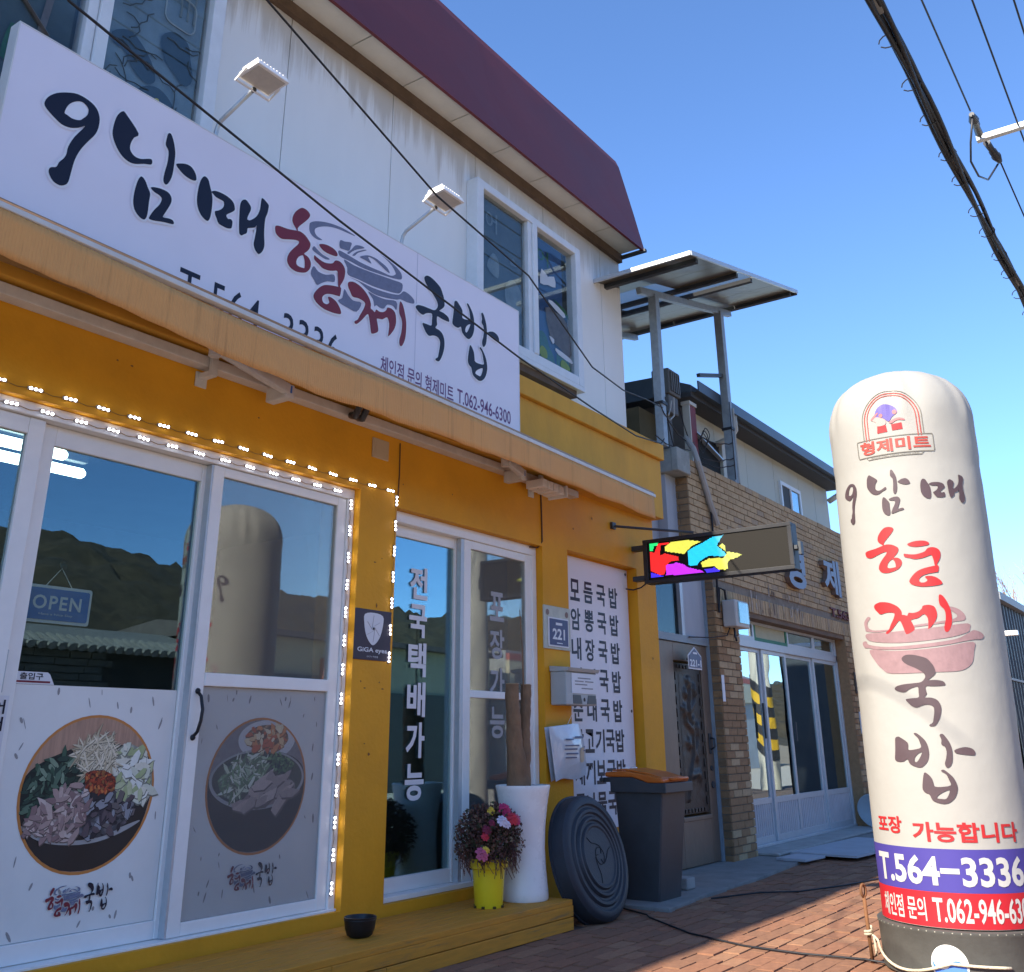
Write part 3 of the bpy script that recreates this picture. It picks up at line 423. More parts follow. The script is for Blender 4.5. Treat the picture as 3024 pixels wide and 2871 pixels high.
# ---- upper windows (box frames on the wall)
def up_window(x0, x1, z0, z1, mull, y=4.135, art=None):
    W = bpy.data.objects.new('upper_window', None); link(W, BLD)
    t = .085
    fr = MB().box(x0,x0+t,y,4.249,z0,z1).box(x1-t,x1,y,4.249,z0,z1).box(x0+t,x1-t,y+.002,4.249,z0,z0+.08).box(x0+t,x1-t,y+.002,4.249,z1-.07,z1)
    fr.box(mull-.055,mull+.0,y+.012,4.249,z0+.08,z1-.07).box(mull+.002,mull+.07,y-.004,4.23,z0+.08,z1-.07)
    fr.build('window_frame', pvc_up, W, bevel=.006)
    for a, b_ in ((x0+t,mull-.055),(mull+.07,x1-t)):
        MB().box(a,b_,y+.05,y+.054,z0+.08,z1-.07).build('pane', glass_up, W)
        MB().box(a,b_,4.243,4.2485,z0+.08,z1-.07).build('backing', darkroom, W)
    return W
W1 = up_window(.15, 2.965, 3.72, 5.55, 2.195)
W2 = up_window(5.50, 7.085, 3.952, 5.31, 6.29)
# sill of the right window
MB().box(5.5,7.085,4.13,4.249,3.905,3.948).build('window_sill', pvc_up, BLD, bevel=.004)
MB().box(5.55,7.0,4.17,4.249,3.84,3.904).build('window_sill_underside', rust, BLD)
# ------------------------------------------------------------------ prints on doors and windows
ink = mat('black_ink', (.012,.013,.03), .45, .1, spec=.3)
ink_grey = mat('grey_brown_ink', (.075,.048,.054), .6, .12, 8)
red_ink = mat('dark_red_ink', (.20,.02,.035), .5, .1)
red_bright = mat('red_ink', (.42,.018,.02), .6, .08)
pot_grey = mat('pot_grey_ink', (.17,.185,.27), .6, .16, 25)
pot_pink = mat('pot_pink_ink', (.27,.165,.17), .7, .14, 30)
paper = mat('poster_film', (.78,.77,.73), .55, .05, 4)
speck = mat('poster_specks', (.33,.31,.30), .7, .2)
white_vinyl = mat('white_vinyl', (.72,.72,.74), .5, .04)
def glyph_parts(ch, u0, u1, v0, v1, gr=0., src=None):
    comps = GLY[ch] if src is None else src
    pts = [p for c in comps for l in c for p in l]
    a0, a1 = min(p[0] for p in pts), max(p[0] for p in pts); b0, b1 = min(p[1] for p in pts), max(p[1] for p in pts)
    out = []
    for c in comps:
        lp = [smooth_loop([(u0+(p[0]-a0)/(a1-a0)*(u1-u0), v0+(p[1]-b0)/(b1-b0)*(v1-v0)) for p in l]) for l in c]
        if gr: lp = [grow(lp[0], gr)]
        out.append(fill2d(lp))
    return out
def door_logo(x0, x1, z0, z1, y, parent):
    # the small brush-written shop name below each food picture
    W, H = (x1-x0), (z1-z0)
    fn = onfront(y, .0022)
    # proportions of the big sign: letters run from u=1.52 to 3.64, v=.39 to .98
    def m(u, v): return x0+(u-1.522)/2.116*W, z0+(v-.39)/.587*H
    for chs, mt in (('pot', pot_grey), ('형제', red_ink), ('국밥', ink)):
        parts = []
        for ch in ([chs] if chs == 'pot' else chs):
            for c in GLY[ch]: parts.append(fill2d([smooth_loop([m(*p) for p in l], 2) for l in c]))
        flat('shop_name_print', parts, (lambda u,v,k=0,f=fn,e=(0 if chs=='pot' else .0012): (f(u,v,k)[0], f(u,v,k)[1]-e, f(u,v,k)[2])), mt, parent)
def cluster(name, cols, scale, rough=.6, contrast=1.):
    # voronoi-chopped food colours
    M = bpy.data.materials.new(name); M.use_nodes = True; t = M.node_tree; N = t.nodes; L = t.links; p = N['Principled BSDF']
    p.inputs['Roughness'].default_value = rough
    tc = N.new('ShaderNodeTexCoord'); mp = N.new('ShaderNodeMapping'); mp.inputs['Rotation'].default_value = (0,.6,0); mp.inputs['Scale'].default_value = (1,1,1.7); L.new(tc.outputs['Object'], mp.inputs[0])
    nz = N.new('ShaderNodeTexNoise'); nz.inputs['Scale'].default_value = scale*.7; L.new(mp.outputs[0], nz.inputs['Vector'])
    mxv = N.new('ShaderNodeMix'); mxv.data_type = 'VECTOR'; mxv.inputs[0].default_value = .06; L.new(mp.outputs[0], mxv.inputs[4]); L.new(nz.outputs['Color'], mxv.inputs[5])
    vo = N.new('ShaderNodeTexVoronoi'); vo.inputs['Scale'].default_value = scale; L.new(mxv.outputs[1], vo.inputs['Vector'])
    sp = N.new('ShaderNodeSeparateColor'); L.new(vo.outputs['Color'], sp.inputs[0])
    rp = N.new('ShaderNodeValToRGB'); rp.color_ramp.elements.remove(rp.color_ramp.elements[0])
    for i, c in enumerate(cols):
        e = rp.color_ramp.elements[0] if i == 0 else rp.color_ramp.elements.new(0)
        e.position = i/max(1,len(cols)-1); e.color = c+(1,)
    L.new(sp.outputs[0], rp.inputs[0])
    mr = N.new('ShaderNodeMapRange'); mr.inputs[1].default_value = .0; mr.inputs[2].default_value = .75/scale*scale*.7; mr.inputs[3].default_value = 1.25; mr.inputs[4].default_value = .25; L.new(vo.outputs['Distance'], mr.inputs[0])
    mm = N.new('ShaderNodeMix'); mm.data_type = 'RGBA'; mm.blend_type = 'MULTIPLY'; mm.inputs[0].default_value = contrast; L.new(rp.outputs[0], mm.inputs[6]); L.new(mr.outputs[0], mm.inputs[7])
    L.new(mm.outputs[2], p.inputs['Base Color']); return M
orange = mat('orange_ring_print', (.58,.22,.05), .5, .06)
woodprint = mat('wood_print', (.46,.27,.18), .6, .25, 12, stretch=(6,1,.6))
bowlblack = mat('bowl_print', (.022,.02,.02), .45, .2)
rimgrey = mat('bowl_rim_print', (.38,.37,.36), .5, .1)
greens = cluster('green_vegetables_print', ((.02,.05,.035),(.05,.10,.06),(.18,.26,.17),(.03,.06,.04)), 26)
cabbage = cluster('cabbage_print', ((.62,.62,.48),(.76,.75,.68),(.50,.52,.28),(.70,.68,.55)), 15, contrast=.75)
meat = cluster('meat_print', ((.42,.28,.24),(.55,.40,.34),(.30,.19,.17),(.60,.48,.42)), 30)
clam = cluster('clam_print', ((.06,.04,.05),(.15,.10,.11),(.03,.025,.03),(.34,.33,.35)), 20)
chili = cluster('chili_print', ((.45,.07,.03),(.55,.15,.04),(.32,.05,.02)), 60)
noodles = cluster('noodle_print', ((.62,.52,.36),(.74,.64,.48),(.42,.33,.22)), 60)
kimchi = cluster('kimchi_print', ((.66,.24,.08),(.72,.46,.22),(.55,.13,.05),(.75,.62,.36)), 30)
scallion = cluster('scallion_print', ((.34,.42,.28),(.62,.66,.52),(.16,.26,.13),(.5,.55,.4)), 34)
beef = cluster('beef_print', ((.42,.33,.29),(.52,.43,.38),(.36,.28,.25)), 12, contrast=.5)
plate = mat('plate_print', (.62,.61,.60), .5, .05)
def cut_circle(pts, cx, cy, a, b):
    # keep a print inside its round frame
    out = []
    for u, v in pts:
        d = math.hypot((u-cx)/a, (v-cy)/b)
        if d > 1: u, v = cx+(u-cx)/d, cy+(v-cy)/d
        out.append((u, v))
    return out
def inside(p, poly):
    c = False; n = len(poly)
    for i in range(n):
        (xa,ya),(xb,yb) = poly[i], poly[i-1]
        if (ya > p[1]) != (yb > p[1]) and p[0] < (xb-xa)*(p[1]-ya)/(yb-ya+1e-12)+xa: c = not c
    return c
def pm(name, c): return mat('print_'+name, c, .55, .12, 40)
def poster(x0, x1, z0, z1, y, cx, cz, a, b, kind, parent):
    P = bpy.data.objects.new('door_poster', None); link(P, parent)
    MB().box(x0,x1,y,y+.0008,z0,z1).build('poster_sheet', paper, P)
    sp = []
    r_ = random.Random(3 if kind == 1 else 8)
    for i in range(60):
        u, v = r_.uniform(x0+.02,x1-.02), r_.uniform(z0+.02,z1-.02)
        if math.hypot((u-cx)/a,(v-cz)/b) < 1.12: continue
        l = r_.uniform(.012,.035); wd = r_.uniform(.0015,.007); an = r_.uniform(-.5,.6)+math.pi/2
        sp.append(fill2d([ell(u, v, l/1.4, wd, 8, an)]))
    flat('poster_specks', sp, lambda u,v,k=0: (u, y-.0008, v), speck, P)['kind'] = 'stuff'
    n_ = [0]
    def lay(name, pts, mt, sm=True, clip=True):
        n_[0] += 1; e = .0005+.0003*n_[0]
        if clip: pts = cut_circle(pts, cx, cz, a*.965, b*.965)
        if sm: pts = smooth_loop(pts, 3)
        if clip: pts = cut_circle(pts, cx, cz, a*.965, b*.965)
        flat(name, [fill2d([pts])], lambda u,v,k=0: (u, y-e, v), mt, P)
    q = lambda *p: [(cx+u*a, cz+v*b) for u, v in p]
    def scatter(name, region, n, size, cols, el=1.6, ang=None, rough=.35):
        # many small printed morsels, overlapping like the food in the photo
        n_[0] += 1; e = .0005+.0003*n_[0]; B = MB(); reg = q(*region); us = [p[0] for p in reg]; vs_ = [p[1] for p in reg]; k = 0; tries = 0
        while k < n and tries < n*30:
            tries += 1; u, v = r_.uniform(min(us),max(us)), r_.uniform(min(vs_),max(vs_))
            if not inside((u,v), reg) or math.hypot((u-cx)/a,(v-cz)/b) > .93: continue
            s0 = r_.uniform(*size); an = r_.uniform(0,6.28) if ang is None else ang+r_.uniform(-.5,.5); m_ = r_.choice((5,6,7)); ly = y-e-.00028*k/n
            pts = []
            for i in range(m_):
                t_ = 2*math.pi*i/m_; rr = s0*(1+r_.uniform(-rough,rough)); px_, pz_ = rr*math.cos(t_)*el, rr*math.sin(t_)/el
                pts.append((u+px_*math.cos(an)-pz_*math.sin(an), v+px_*math.sin(an)+pz_*math.cos(an)))
            # dark lower edge first, lit piece above it
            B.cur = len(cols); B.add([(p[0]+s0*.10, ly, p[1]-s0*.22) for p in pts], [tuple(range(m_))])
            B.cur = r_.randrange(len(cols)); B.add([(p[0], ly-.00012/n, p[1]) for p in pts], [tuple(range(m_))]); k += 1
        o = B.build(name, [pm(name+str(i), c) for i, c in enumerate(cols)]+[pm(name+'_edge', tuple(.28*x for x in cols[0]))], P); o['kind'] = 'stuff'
    lay('picture_ring', ell(cx,cz,a,b,48), orange, False, False)
    if kind == 1:
        lay('table_print', ell(cx,cz,a*.965,b*.965,48), woodprint, False)
        lay('bowl_print', q((-.97,.25),(-.7,.42),(-.2,.6),(.3,.62),(.8,.5),(.98,.3),(.99,0),(.9,-.5),(.6,-.85),(.2,-.98),(-.3,-.96),(-.7,-.75),(-.95,-.4),(-1,0)), bowlblack)
        lay('bowl_rim_print', q((-.92,-.42),(-.6,-.56),(-.2,-.63),(.2,-.62),(.55,-.53),(.8,-.42),(.8,-.39),(.5,-.47),(.1,-.57),(-.3,-.57),(-.65,-.48),(-.92,-.36)), rimgrey)
        lay('greens_print', q((-.93,.2),(-.7,.42),(-.45,.5),(-.15,.42),(-.05,.2),(-.2,.0),(-.4,-.1),(-.7,-.22),(-.93,-.2)), greens)
        lay('noodles_print', q((-.3,.55),(-.1,.66),(.1,.68),(.28,.58),(.3,.4),(.2,.25),(0,.22),(-.2,.3)), noodles)
        lay('cabbage_print', q((.3,.5),(.5,.62),(.75,.52),(.95,.3),(.98,0),(.85,-.2),(.6,-.1),(.4,.0),(.25,.2)), cabbage)
        lay('clams_print', q((-.1,.05),(.1,.12),(.4,.0),(.65,-.1),(.72,-.25),(.6,-.42),(.3,-.55),(0,-.55),(-.2,-.35)), clam)
        lay('meat_print', q((-.2,.1),(-.05,.05),(-.05,-.2),(-.15,-.45),(-.3,-.58),(-.6,-.5),(-.9,-.4),(-.8,-.2),(-.55,-.1),(-.4,.05)), meat)
        scatter('greens_pieces', [(-.93,.2),(-.7,.42),(-.45,.5),(-.15,.42),(-.05,.2),(-.2,.0),(-.4,-.1),(-.7,-.22),(-.93,-.2)], 90, (.010,.022), [(.025,.055,.04),(.045,.10,.06),(.10,.17,.11),(.22,.30,.20),(.02,.045,.03)], 1.7)
        scatter('cabbage_pieces', [(.3,.5),(.5,.62),(.75,.52),(.95,.3),(.98,0),(.85,-.2),(.6,-.1),(.4,.0),(.25,.2)], 80, (.014,.030), [(.66,.66,.52),(.80,.79,.70),(.55,.57,.33),(.74,.70,.56),(.40,.45,.22)], 1.5)
        scatter('noodle_strands', [(-.3,.55),(-.1,.68),(.1,.72),(.28,.6),(.32,.4),(.2,.22),(0,.2),(-.2,.3)], 170, (.010,.018), [(.66,.56,.38),(.78,.68,.50),(.50,.40,.25)], 3.4)
        scatter('clam_pieces', [(-.1,.05),(.1,.12),(.4,.0),(.65,-.1),(.72,-.25),(.6,-.42),(.3,-.55),(0,-.55),(-.2,-.35)], 60, (.012,.026), [(.055,.04,.05),(.12,.085,.09),(.03,.025,.03),(.30,.30,.32),(.16,.13,.12)], 1.3)
        scatter('meat_pieces', [(-.2,.12),(-.03,.07),(-.02,-.2),(-.1,-.5),(-.3,-.6),(-.6,-.52),(-.9,-.42),(-.8,-.2),(-.55,-.08),(-.4,.07)], 95, (.012,.024), [(.44,.30,.26),(.56,.41,.35),(.34,.22,.20),(.62,.49,.43),(.26,.16,.15)], 1.6)
        lay('chili_print', q((-.1,.25),(.15,.28),(.35,.18),(.35,.02),(.15,-.02),(-.05,.05)), chili)
        scatter('chili_flakes', [(-.1,.25),(.15,.28),(.35,.18),(.35,.02),(.15,-.02),(-.05,.05)], 70, (.004,.010), [(.50,.08,.03),(.60,.18,.05),(.34,.05,.02),(.30,.12,.04)], 1.4)
    else:
        lay('table_print', ell(cx,cz,a*.965,b*.965,48), woodprint if False else mat('cloth_print',(.27,.24,.23),.8,.2,40), False)
        lay('plate_print', q(*[(.12+.58*math.cos(t), .66+.30*math.sin(t)) for t in [i*.4 for i in range(16)]]), plate)
        lay('kimchi_print', q(*[(.12+.44*math.cos(t), .69+.2*math.sin(t)) for t in [i*.4 for i in range(16)]]), kimchi)
        lay('bowl_print', q((-.97,.1),(-.7,.35),(-.2,.5),(.3,.5),(.8,.35),(.97,.1),(.95,-.3),(.75,-.7),(.3,-.97),(-.3,-.97),(-.75,-.7),(-.95,-.3)), bowlblack)
        lay('bowl_rim_print', q(*[(.95*math.cos(t), .08+.44*math.sin(t)) for t in [i*.262 for i in range(24)]]), rimgrey)
        lay('soup_print', q(*[(.90*math.cos(t), .09+.40*math.sin(t)) for t in [i*.262 for i in range(24)]]), mat('soup_print',(.07,.075,.055),.5,.3,20))
        lay('scallion_print', q((-.75,.1),(-.5,.35),(-.1,.42),(.2,.35),(.1,.15),(-.2,.0),(-.45,-.2),(-.7,-.1)), scallion)
        lay('parsley_print', q((.1,.42),(.4,.45),(.7,.3),(.6,.15),(.3,.2)), greens)
        scatter('kimchi_pieces', [(.12+.42*math.cos(t), .69+.19*math.sin(t)) for t in [i*.4 for i in range(16)]], 60, (.010,.024), [(.72,.28,.09),(.78,.52,.26),(.58,.14,.05),(.80,.66,.42)], 1.4)
        scatter('scallion_pieces', [(-.78,.1),(-.5,.38),(-.1,.45),(.25,.36),(.12,.12),(-.2,-.02),(-.45,-.22),(-.7,-.1)], 130, (.008,.020), [(.40,.50,.32),(.68,.72,.58),(.20,.32,.16),(.56,.62,.44),(.12,.20,.10)], 2.2)
        scatter('parsley_pieces', [(.1,.42),(.4,.46),(.7,.32),(.62,.14),(.3,.2)], 50, (.006,.014), [(.10,.20,.08),(.18,.30,.12),(.06,.12,.05)], 1.5)
        lay('beef_print', q((-.3,-.25),(-.1,-.05),(.2,.08),(.5,.1),(.75,.0),(.7,-.15),(.4,-.28),(0,-.32)), beef)
        scatter('beef_slices', [(-.32,-.28),(-.1,-.05),(.2,.1),(.5,.14),(.78,.04),(.72,-.15),(.4,-.28),(0,-.32)], 22, (.030,.055), [(.46,.36,.32),(.54,.44,.39),(.38,.30,.27)], 1.7, .5)
    return P
poster(2.342, 3.152, .317, 1.287, 4.1565, 2.755, .852, .325, .318, 1, BLD)
poster(3.262, 4.098, .297, 1.308, 4.1150, 3.665, .852, .325, .318, 2, BLD)
door_logo(2.615, 2.925, .385, .50, 4.1545, BLD)
door_logo(3.515, 3.825, .385, .50, 4.1140, BLD)
# vertical lettering
def vertical_text(chars, xc, w, ztop, step, hgt, y, mt, parent, name, bold=.02):
    parts = []
    for i, c in enumerate(chars):
        if c == ' ': continue
        zc = ztop-step*i
        parts.append(boxed(c, xc-w/2, xc+w/2, zc-hgt, zc, bold))
    return flat(name, parts, onfront(y, .002), mt, parent)
vertical_text('전국택배가능', 4.93, .175, 2.105, .2365, .205, 4.1645, white_vinyl, BLD, 'door_lettering', .03)
grey_vinyl = mat('veiled_vinyl', (.40,.40,.40), .6, .05)
vertical_text('포장가능', 5.735, .17, 2.03, .255, .20, 4.1250, white_vinyl, BLD, 'door_lettering', .025)
# "welcome" strip and corner sticker on the left leaf
MB().box(2.238,2.318,4.1400,4.1425,.86,1.238).build('welcome_sticker', white_vinyl, BLD)
vertical_text('어서오세요', 2.278, .055, 1.222, .066, .055, 4.140, ink, BLD, 'welcome_lettering', .02)
o = MB().prism([(2.342,1.288),(2.515,1.288),(2.49,1.33),(2.478,1.338),(2.342,1.338)], 'y', 4.1535, 4.1545).build('entrance_sticker', white_vinyl, BLD)
flat('entrance_lettering', [boxed('출입구', 2.355, 2.46, 1.306, 1.334, .02)], onfront(4.1535), ink, BLD)
MB().box(2.342,2.495,4.1525,4.1532,1.294,1.302).build('entrance_stripe', red_ink, BLD)
# OPEN board behind the glass
blue = mat('blue_board', (.05,.17,.50), .45, .08)
OP = thing('open_sign', 'blue hanging board reading OPEN behind the left glass door', 'sign')
bz = .01
o = MB().prism(rounded(2.325,2.655,1.545,1.705,.012), 'y', 4.185, 4.19).build('board_edge', white_vinyl, OP)
o = MB().prism(rounded(2.337,2.643,1.558,1.692,.01), 'y', 4.182, 4.1845).build('board_face', blue, OP)
flat('open_lettering', [boxed('OPEN', 2.375,2.605,1.602,1.662,.02,1.15), boxed('Have a Nice Day', 2.41,2.57,1.575,1.587,.0)], onfront(4.182), white_vinyl, OP)
MB().tube([(2.425,4.187,1.70),(2.49,4.186,1.785),(2.555,4.187,1.70)], .0022, 5).build('hanging_string', pvc, OP)
MB().lathe([(.001,0),(.022,.002),(.018,.010),(.006,.016),(.001,.016)], (2.49,4.184,1.795), 14, Matrix.Rotation(rad(90),3,'X')).build('suction_cup', glass_up, OP, smooth=True)
# old window stickers upstairs
st_dark = mat('window_film_dark', (.045,.065,.075), .6, .3, 5)
st_pale = mat('window_film_pale', (.22,.29,.32), .6, .25, 6)
st_yel = mat('window_film_yellow', (.55,.48,.10), .6, .1)
st_grn = mat('window_film_green', (.03,.13,.045), .6, .3, 14)
st_blu = mat('window_film_blue', (.035,.085,.20), .6, .2, 5)
st_brn = mat('window_film_brown', (.14,.13,.13), .6, .3, 14)
def film(name, loops, mt, y=4.186, W=BLD, k=3):
    return flat(name, [fill2d([smooth_loop(l, k)]) for l in loops], lambda u,v,kk=0: (u, y-.0003*kk, v), mt, W)
film('window_film', [[(2.30,3.85),(2.86,3.85),(2.86,5.46),(2.30,5.46)]], st_pale, 4.2, W1, 1)
film('window_film_drawing', [[(2.31,4.62),(2.40,4.69),(2.48,4.66),(2.56,4.58),(2.60,4.48),(2.55,4.43),(2.46,4.47),(2.40,4.55),(2.33,4.56)],
  [(2.60,4.78),(2.68,4.86),(2.77,4.84),(2.80,4.75),(2.83,4.62),(2.78,4.55),(2.70,4.60),(2.63,4.66)],
  [(2.50,4.36),(2.60,4.44),(2.69,4.42),(2.76,4.33),(2.80,4.2),(2.74,4.14),(2.64,4.2),(2.55,4.25)],
  [(2.78,4.30),(2.85,4.34),(2.86,4.22),(2.80,4.18)],
  [(2.44,4.05),(2.6,4.12),(2.76,4.06),(2.8,3.9),(2.5,3.88)]], st_dark, 4.19, W1)
film('window_film_drawing', [[(2.605,4.355),(2.635,4.375),(2.65,4.31),(2.625,4.295)]], st_yel, 4.1875, W1)
lines = MB()
for k_ in range(26):
    x0 = rnd.uniform(2.31,2.8); z0 = rnd.uniform(3.95,4.9); a0 = rnd.uniform(0,6.28); pts = []
    for i in range(6):
        pts.append((x0,4.1855,z0)); a0 += rnd.uniform(-.8,.8); x0 = min(2.855,max(2.305,x0+.045*math.cos(a0))); z0 += .045*math.sin(a0)
    lines.tube(pts, .0035, 4)
lines.build('window_film_lines', st_dark, W1)
fr_ = rounded(2.60,2.80,4.90,5.12,.05); ln = MB()
ln.tube([(a,4.188,b_) for a, b_ in fr_+fr_[:1]], .006, 5)
for k_ in range(3): ln.bar((2.70+.045*k_,4.187,4.98),(2.70+.045*k_,4.187,5.3),.012,.004)
ln.build('window_film_lines', st_pale, W1)
film('window_film', [[(.3,3.9),(2.1,3.9),(2.1,5.45),(.3,5.45)]], mat('window_film_murky',(.07,.09,.085),.6,.4,4), 4.2, W1, 1)
film('window_film_drawing', [[(1.78,4.12),(1.86,4.16),(1.87,4.28),(1.80,4.33)],[(2.0,4.75),(2.06,4.79),(2.1,4.74),(2.04,4.7)]], st_grn, 4.19, W1)
MB().bar((1.55,4.19,4.74),(1.98,4.19,4.36),.045,.003).build('curtain_rod', st_brn, W1)
MB().bar((1.98,4.188,4.80),(1.93,4.188,4.2),.035,.003).build('curtain_rod', st_brn, W1)
film('window_film', [[(5.60,4.05),(6.22,4.05),(6.22,5.22),(5.60,5.22)]], mat('window_film_grey',(.09,.105,.10),.6,.35,5), 4.2, W2, 1)
film('window_film_drawing', [[(5.95,4.5),(6.05,4.62),(6.18,4.55),(6.2,4.4),(6.1,4.3),(5.98,4.35)],[(5.7,4.6),(5.78,4.75),(5.86,4.7),(5.85,4.55)],[(6.02,4.75),(6.07,4.82),(6.12,4.76)]], mat('window_film_ash',(.20,.23,.22),.6,.3,9), 4.19, W2)
flat('window_lettering', [boxed('어', 5.68, 5.84, 4.94, 5.12, .01)], lambda u,v,k=0: (u,4.19,v), mat('window_film_ash',(.2,.23,.22)), W2)
film('window_film', [[(6.37,4.05),(6.85,4.05),(6.85,5.2),(6.37,5.2)]], st_blu, 4.2, W2, 1)
film('window_film_drawing', [[(6.40,4.06),(6.42,4.24),(6.48,4.31),(6.56,4.28),(6.60,4.2),(6.66,4.14),(6.68,4.04),(6.5,4.03)],[(6.73,4.05),(6.74,4.2),(6.9,4.16),(6.95,4.05)],[(6.68,4.68),(6.80,4.66),(6.9,4.63),(6.93,4.56),(6.86,4.60)]], st_grn, 4.19, W2)
film('window_film_drawing', [[(6.55,4.55),(6.72,4.56),(6.9,4.52),(6.96,4.3),(6.93,4.2),(6.76,4.24),(6.62,4.3)]], st_brn, 4.1885, W2, 2)
film('window_film_drawing', [[(6.60,4.62),(6.66,4.65),(6.86,4.6),(6.84,4.55)],[(6.60,4.3),(6.68,4.29),(6.66,4.24)],[(6.70,4.22),(6.95,4.19),(6.96,4.15),(6.74,4.17)],[(6.47,4.75),(6.5,4.9),(6.6,4.86),(6.7,4.9),(6.72,4.8),(6.6,4.78)]], white_vinyl, 4.187, W2, 2)
film('window_film_drawing', [[(6.44,4.11),(6.48,4.17),(6.55,4.15),(6.56,4.08),(6.48,4.07)],[(6.78,4.07),(6.8,4.14),(6.9,4.12),(6.92,4.07)]], mat('window_film_lime',(.25,.34,.05),.6,.2), 4.186, W2)
flat('window_lettering', [boxed('어', 6.43, 6.62, 4.95, 5.1, .015)], lambda u,v,k=0: (u,4.19,v), st_grn, W2)
# ------------------------------------------------------------------ main signboard
SG = thing('shop_signboard', 'long lavender-white signboard with black and red brush lettering above the awning', 'sign')
signm = mat('sign_film', (.80,.77,.85), .45, .035, 1.2, spec=.35)
SX0, SX1, SZ0, SZ1, SY = 1.673, 5.565, 2.96, 4.05, 3.80
MB().box(SX0,SX1,SY,3.868,SZ0,SZ1).build('panel', signm, SG)
trim = mat('sign_edge', (.70,.71,.70), .4, .05)
MB().box(SX0-.006,SX0-.0005,SY-.002,3.872,SZ0,SZ1+.006).box(SX1+.0005,SX1+.006,SY-.002,3.872,SZ0,SZ1+.006).box(SX0,SX1,SY-.002,3.872,SZ1+.0005,SZ1+.006).build('edge_trim', trim, SG)
MB().box(4.40,4.403,SY-.0012,SY-.0002,SZ0,SZ1).build('film_joint', mat('film_joint',(.45,.45,.56),.5), SG)
halo = mat('letter_outline', (.82,.83,.88), .5, .03)
def sgn(ch, mt, name='letter'):
    comps = GLY[ch]
    hl = []; pr = []
    for c in comps:
        lp = [smooth_loop([(SX0+p[0], 2.95+p[1]) for p in l]) for l in c]
        hl.append(fill2d([grow(lp[0], .011)])); pr.append(fill2d(lp))
    if mt is not pot_grey:
        flat('letter_outline', hl, lambda u,v,k: (u, SY-.0030-.0002*k, v), halo, SG)
        flat(name, pr, lambda u,v,k: (u, SY-.0048-.0002*k, v), mt, SG)
    else: flat(name, pr, lambda u,v,k: (u, SY-.0008-.00012*k, v), mt, SG)
sgn('pot', pot_grey, 'pot_drawing')
for c in '9남매': sgn(c, ink)
for c in '형제': sgn(c, red_ink)
for c in '국밥': sgn(c, ink)
purple = mat('purple_ink', (.17,.06,.17), .5)
flat('phone_number', [boxed('T.564−3336', 2.635, 3.735, 3.045, 3.236, .004, 1.1)], onfront(SY), ink, SG)
flat('franchise_wording', [boxed('체인점 문의 형제미트', 4.09, 4.80, 3.120, 3.235, .012)], onfront(SY), purple, SG); flat('franchise_number', [boxed('T.062-946-6300', 4.84, 5.455, 3.135, 3.235, .012)], onfront(SY), purple, SG)

# ------------------------------------------------------------------ awning
AW = thing('awning', 'half rolled-up ochre awning with stained valance below the signboard', 'awning')
fab = mat('awning_fabric', (.70,.34,.11), .8, .06, 3, .1, 200)
t = fab.node_tree; N = t.nodes; L = t.links; p = N['Principled BSDF']; src = p.inputs['Base Color'].links[0].from_socket
tc = N.new('ShaderNodeTexCoord'); mp = N.new('ShaderNodeMapping'); mp.inputs['Scale'].default_value = (26,26,.9); L.new(tc.outputs['Object'], mp.inputs[0])
nz = N.new('ShaderNodeTexNoise'); nz.inputs['Scale'].default_value = 1; nz.inputs['Detail'].default_value = 5; nz.inputs['Roughness'].default_value = .75; L.new(mp.outputs[0], nz.inputs['Vector'])
rp = N.new('ShaderNodeValToRGB'); e = rp.color_ramp.elements; e[0].position = .54; e[1].position = .76; e[0].color = (0,0,0,1); e[1].color = (.42,.42,.42,1); L.new(nz.outputs[0], rp.inputs[0])
mx = N.new('ShaderNodeMix'); mx.data_type = 'RGBA'; L.new(rp.outputs[0], mx.inputs[0]); L.new(src, mx.inputs[6]); mx.inputs[7].default_value = (.20,.10,.03,1); L.new(mx.outputs[2], p.inputs['Base Color'])
wv_ = N.new('ShaderNodeTexWave'); wv_.bands_direction = 'X'; wv_.inputs['Scale'].default_value = 22; wv_.inputs['Distortion'].default_value = .6; L.new(tc.outputs['Object'], wv_.inputs['Vector'])
bp_ = N.new('ShaderNodeBump'); bp_.inputs['Strength'].default_value = .45; bp_.inputs['Distance'].default_value = .004; L.new(wv_.outputs['Fac'], bp_.inputs['Height']); L.new(bp_.outputs[0], p.inputs['Normal'])
AX0, AX1 = .55, 7.03
def azb(x): return 3.004-.0202*(x-1.6)-.034*math.exp(-((x-2.95)/.9)**2)           # front bar drops to the right
AYF = 3.5
n = 60
ft = MB(); top = []
vv = []; ff = []
for i in range(n+1):
    X = AX0+(AX1-AX0)*i/n
    for (y, z) in ((3.88,3.03),(3.70,azb(X)+.03),(AYF+.02,azb(X)-.004)): vv.append((X,y,z))
for i in range(n):
    for k in range(2): ff.append((i*3+k,i*3+k+1,i*3+3+k+1,i*3+3+k))
ft.add(vv, ff); o = ft.build('roof_fabric', fab, AW, smooth=True); sm = o.modifiers.new('s','SOLIDIFY'); sm.thickness = .004
vv = []; ff = []; K = 5
for i in range(n*2+1):
    X = AX0+(AX1-.03-AX0)*i/(n*2)
    for k in range(K+1):
        f_ = k/K; z = azb(X)-.028-(.178+.034*math.exp(-((X-3.4)/1.4)**2))*f_+.004*math.sin(X*9)*f_
        vv.append((X, AYF-.012+f_*.006*math.sin(X*11.3+1)+.004*f_*math.sin(X*31), z))
for i in range(n*2):
    for k in range(K): ff.append((i*(K+1)+k,(i+1)*(K+1)+k,(i+1)*(K+1)+k+1,i*(K+1)+k+1))
